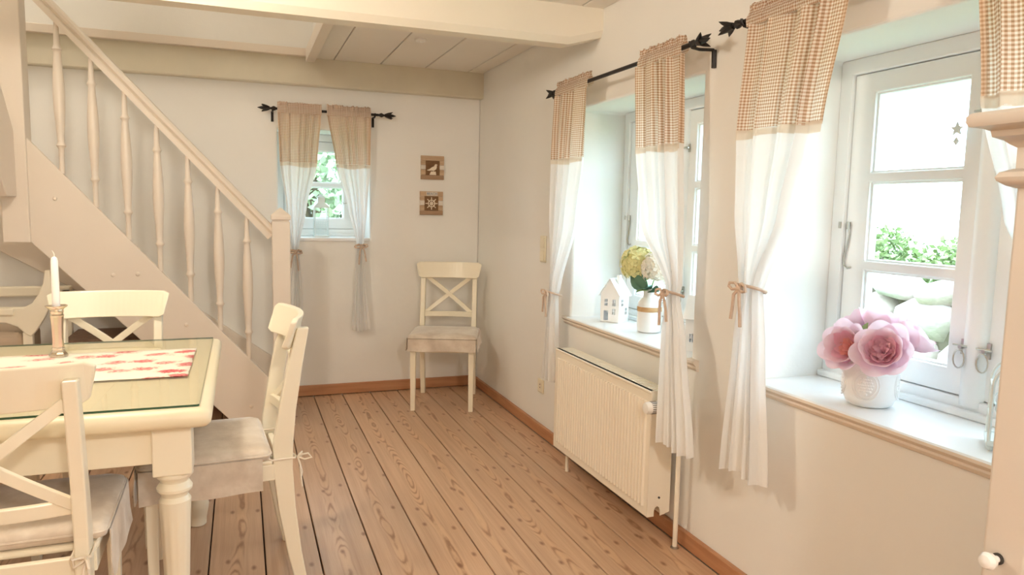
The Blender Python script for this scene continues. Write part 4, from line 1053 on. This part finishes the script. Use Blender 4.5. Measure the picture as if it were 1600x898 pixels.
cornice([(0, 1.352), (.010, 1.356), (.020, 1.364), (.022, 1.370), (.018, 1.378), (.004, 1.384)], 'bead')
cornice([(.002, 1.384), (.002, 1.418), (.010, 1.424), (.016, 1.430), (.028, 1.436), (.030, 1.446), (.038, 1.450), (.052, 1.453), (.056, 1.460), (.056, 1.470), (.050, 1.476), (0, 1.478)], 'cornice')
kb = MB().lathe([(.006, 0), (.006, -.012), (.013, -.018), (.015, -.026), (.011, -.034), (.003, -.037)], 16, (bx0, by1-.030, .725), 'x').build('knob', M['ceramic'], cb, smooth=True)
MB().lathe([(.010, 0), (.010, -.004)], 14, (bx0, by1-.030, .725), 'x').build('knob_plate', M['dark'], cb)

# ------------------------------------------------------------------ unseen lamps, placed for the room's brightness and shadow direction
def unseen_ceiling_lamp(loc, label, energy, col):
    r = empty('unseen_ceiling_lamp', loc); tag(r, label, 'lamp', 'ceiling lamps')
    MB().lathe([(.11, 0), (.11, -.015), (.06, -.018)], 28).build('base', M['whiteplastic'], r, smooth=True)
    MB().lathe([(.14, -.016), (.15, -.03), (.13, -.055), (.07, -.072), (.002, -.076)], 28).build('shade', emit('lamp_shade_glass', (1.0, .86, .66), 3.0), r, smooth=True)
    l = light('lamp_bulb', 'POINT', (0, 0, -.16), energy, col, .09); l.parent = r
    return r
WARM = (1.0, .88, .72)
unseen_ceiling_lamp((-.55, 2.45, ZC), 'round opal glass ceiling lamp above the dining table', 24, WARM)
unseen_ceiling_lamp((.35, -.9, ZC), 'unseen round opal glass ceiling lamp added behind the camera as fill', 60, (1.0, .92, .82))  # added fill light for the room, not a known lamp
unseen_ceiling_lamp((-1.6, 4.0, 4.2), 'unseen round opal glass lamp added upstairs to light the stairwell', 20, (1.0, .90, .78))  # added because the stairwell shaft would be dark without it

# ------------------------------------------------------------------ garden
ga = MB().box(2.06, 16, -8, 18, -.16, -.10).build('garden_lawn', M['lawn']); tag(ga, 'short green lawn outside the windows', 'lawn', kind='structure')
gb = MB().box(-12, 2.06, 5.6, 18, -.16, -.10).build('garden_lawn', M['lawn']); tag(gb, 'green ground outside the small back window', 'lawn', kind='structure')
gr_ = MB(); rg = random.Random(11)
for i in range(9000):
    x = rg.uniform(3.2, 5.2); y = rg.uniform(1.8, 6.2); a = rg.random()*6.3; h = rg.uniform(.02, .05)
    d_ = Vector((math.cos(a), math.sin(a), 0))*.005; t = Vector((rg.uniform(-.02, .02), rg.uniform(-.02, .02), h)); b = Vector((x, y, -.10))
    gr_.add([b-d_, b+d_, b+t], [(0, 1, 2)])
o = gr_.build('grass', M['lawn'], weld=False); tag(o, 'grass blades of the lawn in front of the boulder wall', 'grass', kind='stuff')
gw = empty('boulder_wall', (5.4, 4.2, -.1)); tag(gw, 'dry stone wall of large rounded field boulders outside the window', 'garden wall')
ico = bmesh.new(); bmesh.ops.create_icosphere(ico, subdivisions=2, radius=1.0); iv = [v.co.copy() for v in ico.verts]; iff = [tuple(v.index for v in f.verts) for f in ico.faces]; ico.free()
stones = []
for sd in range(5):
    m = MB(); m.add([v*(1+.28*noise.noise(v*1.1+Vector((sd*7, 0, 0)))) for v in iv], iff); stones.append(m)
smesh = []
yy = -3.6
MB().box(-.05, .35, -3.9, 4.2, 0, .78).build('earth_core', M['earth'], gw)
def stone(y, z, ry, rz_, k):
    o = None
    if len(smesh) < 10:
        o = stones[k % 5].build('boulder', M['stone'] if len(smesh) % 2 else M['stone2'], gw, smooth=True, angle=180); smesh.append(o)
    else:
        o = smesh[k % 10].copy(); COL.objects.link(o); o.parent = gw
    o.location = (0, y, z); o.scale = (.27, ry*.97, rz_*.97); o.rotation_euler = (rg.uniform(-.3, .3), 0, 0); return o
k = 0
for row, (z, rz_) in enumerate(((.22, .26), (.57, .19), (.80, .11))):
    y = -3.8+row*.13
    while y < 4.1:
        ry = rg.uniform(.20, .36) if row < 2 else rg.uniform(.16, .26)
        stone(y+ry, z+rg.uniform(-.02, .02), ry*1.02, rz_*rg.uniform(.92, 1.12), k); k += 1; y += 2*ry*.97
def foliage(name, cen, ext, count, size, mt, label, cat, seed, trunk=None, parent_loc=None, group=None):
    r = empty(name, (cen[0], cen[1], -.1)); rg2 = random.Random(seed); m = MB()
    for i in range(count):
        while True:
            p = Vector((rg2.uniform(-1, 1), rg2.uniform(-1, 1), rg2.uniform(-1, 1)))
            if .35 < p.length < 1: break
        p = Vector((p.x*ext[0], p.y*ext[1], p.z*ext[2]+cen[2]+.1)); d_ = Vector((rg2.uniform(-1, 1), rg2.uniform(-1, 1), rg2.uniform(-.4, .8))).normalized(); s_ = d_.orthogonal().normalized(); s_ = Matrix.Rotation(rg2.random()*6, 3, d_) @ s_
        L = size*rg2.uniform(.7, 1.3)
        m.add([p, p+d_*L*.5+s_*L*.28, p+d_*L, p+d_*L*.5-s_*L*.28], [(0, 1, 2, 3)])
    m.build('foliage', mt, r, weld=False)['kind'] = 'stuff'
    m = MB()
    for i in range(4):
        a = rg2.random()*6.3; m.tube([(0, 0, 0), (ext[0]*.2*math.cos(a), ext[1]*.2*math.sin(a), cen[2]*.6+.05), (ext[0]*.5*math.cos(a), ext[1]*.5*math.sin(a), cen[2]+.2)], [.03, .02, .01] if trunk is None else [trunk, trunk*.6, trunk*.3], 6)
    m.build('branches', M['bark'], r, smooth=True)
    return tag(r, label, cat, group)
for i, (y, h, lab) in enumerate(((5.78, 1.06, 'low green shrub behind the boulder wall, towards the left pane'), (4.78, 1.02, 'low green shrub behind the boulder wall, in the middle of the pane'), (3.78, .98, 'low green shrub behind the boulder wall, towards the window latch'), (6.78, 1.05, 'low green shrub behind the far end of the boulder wall'))):
    foliage('garden_shrub', (6.30, y, h-.28), (.42, .45, .42), 2600, .07, M['bush'], lab, 'shrub', 20+i, group='shrubs behind the boulder wall')
foliage('garden_tree', (.9, 8.6, 1.9), (1.0, .8, 1.2), 4200, .13, M['bush2'], 'leafy green tree seen through the small back window', 'tree', 31, .07)
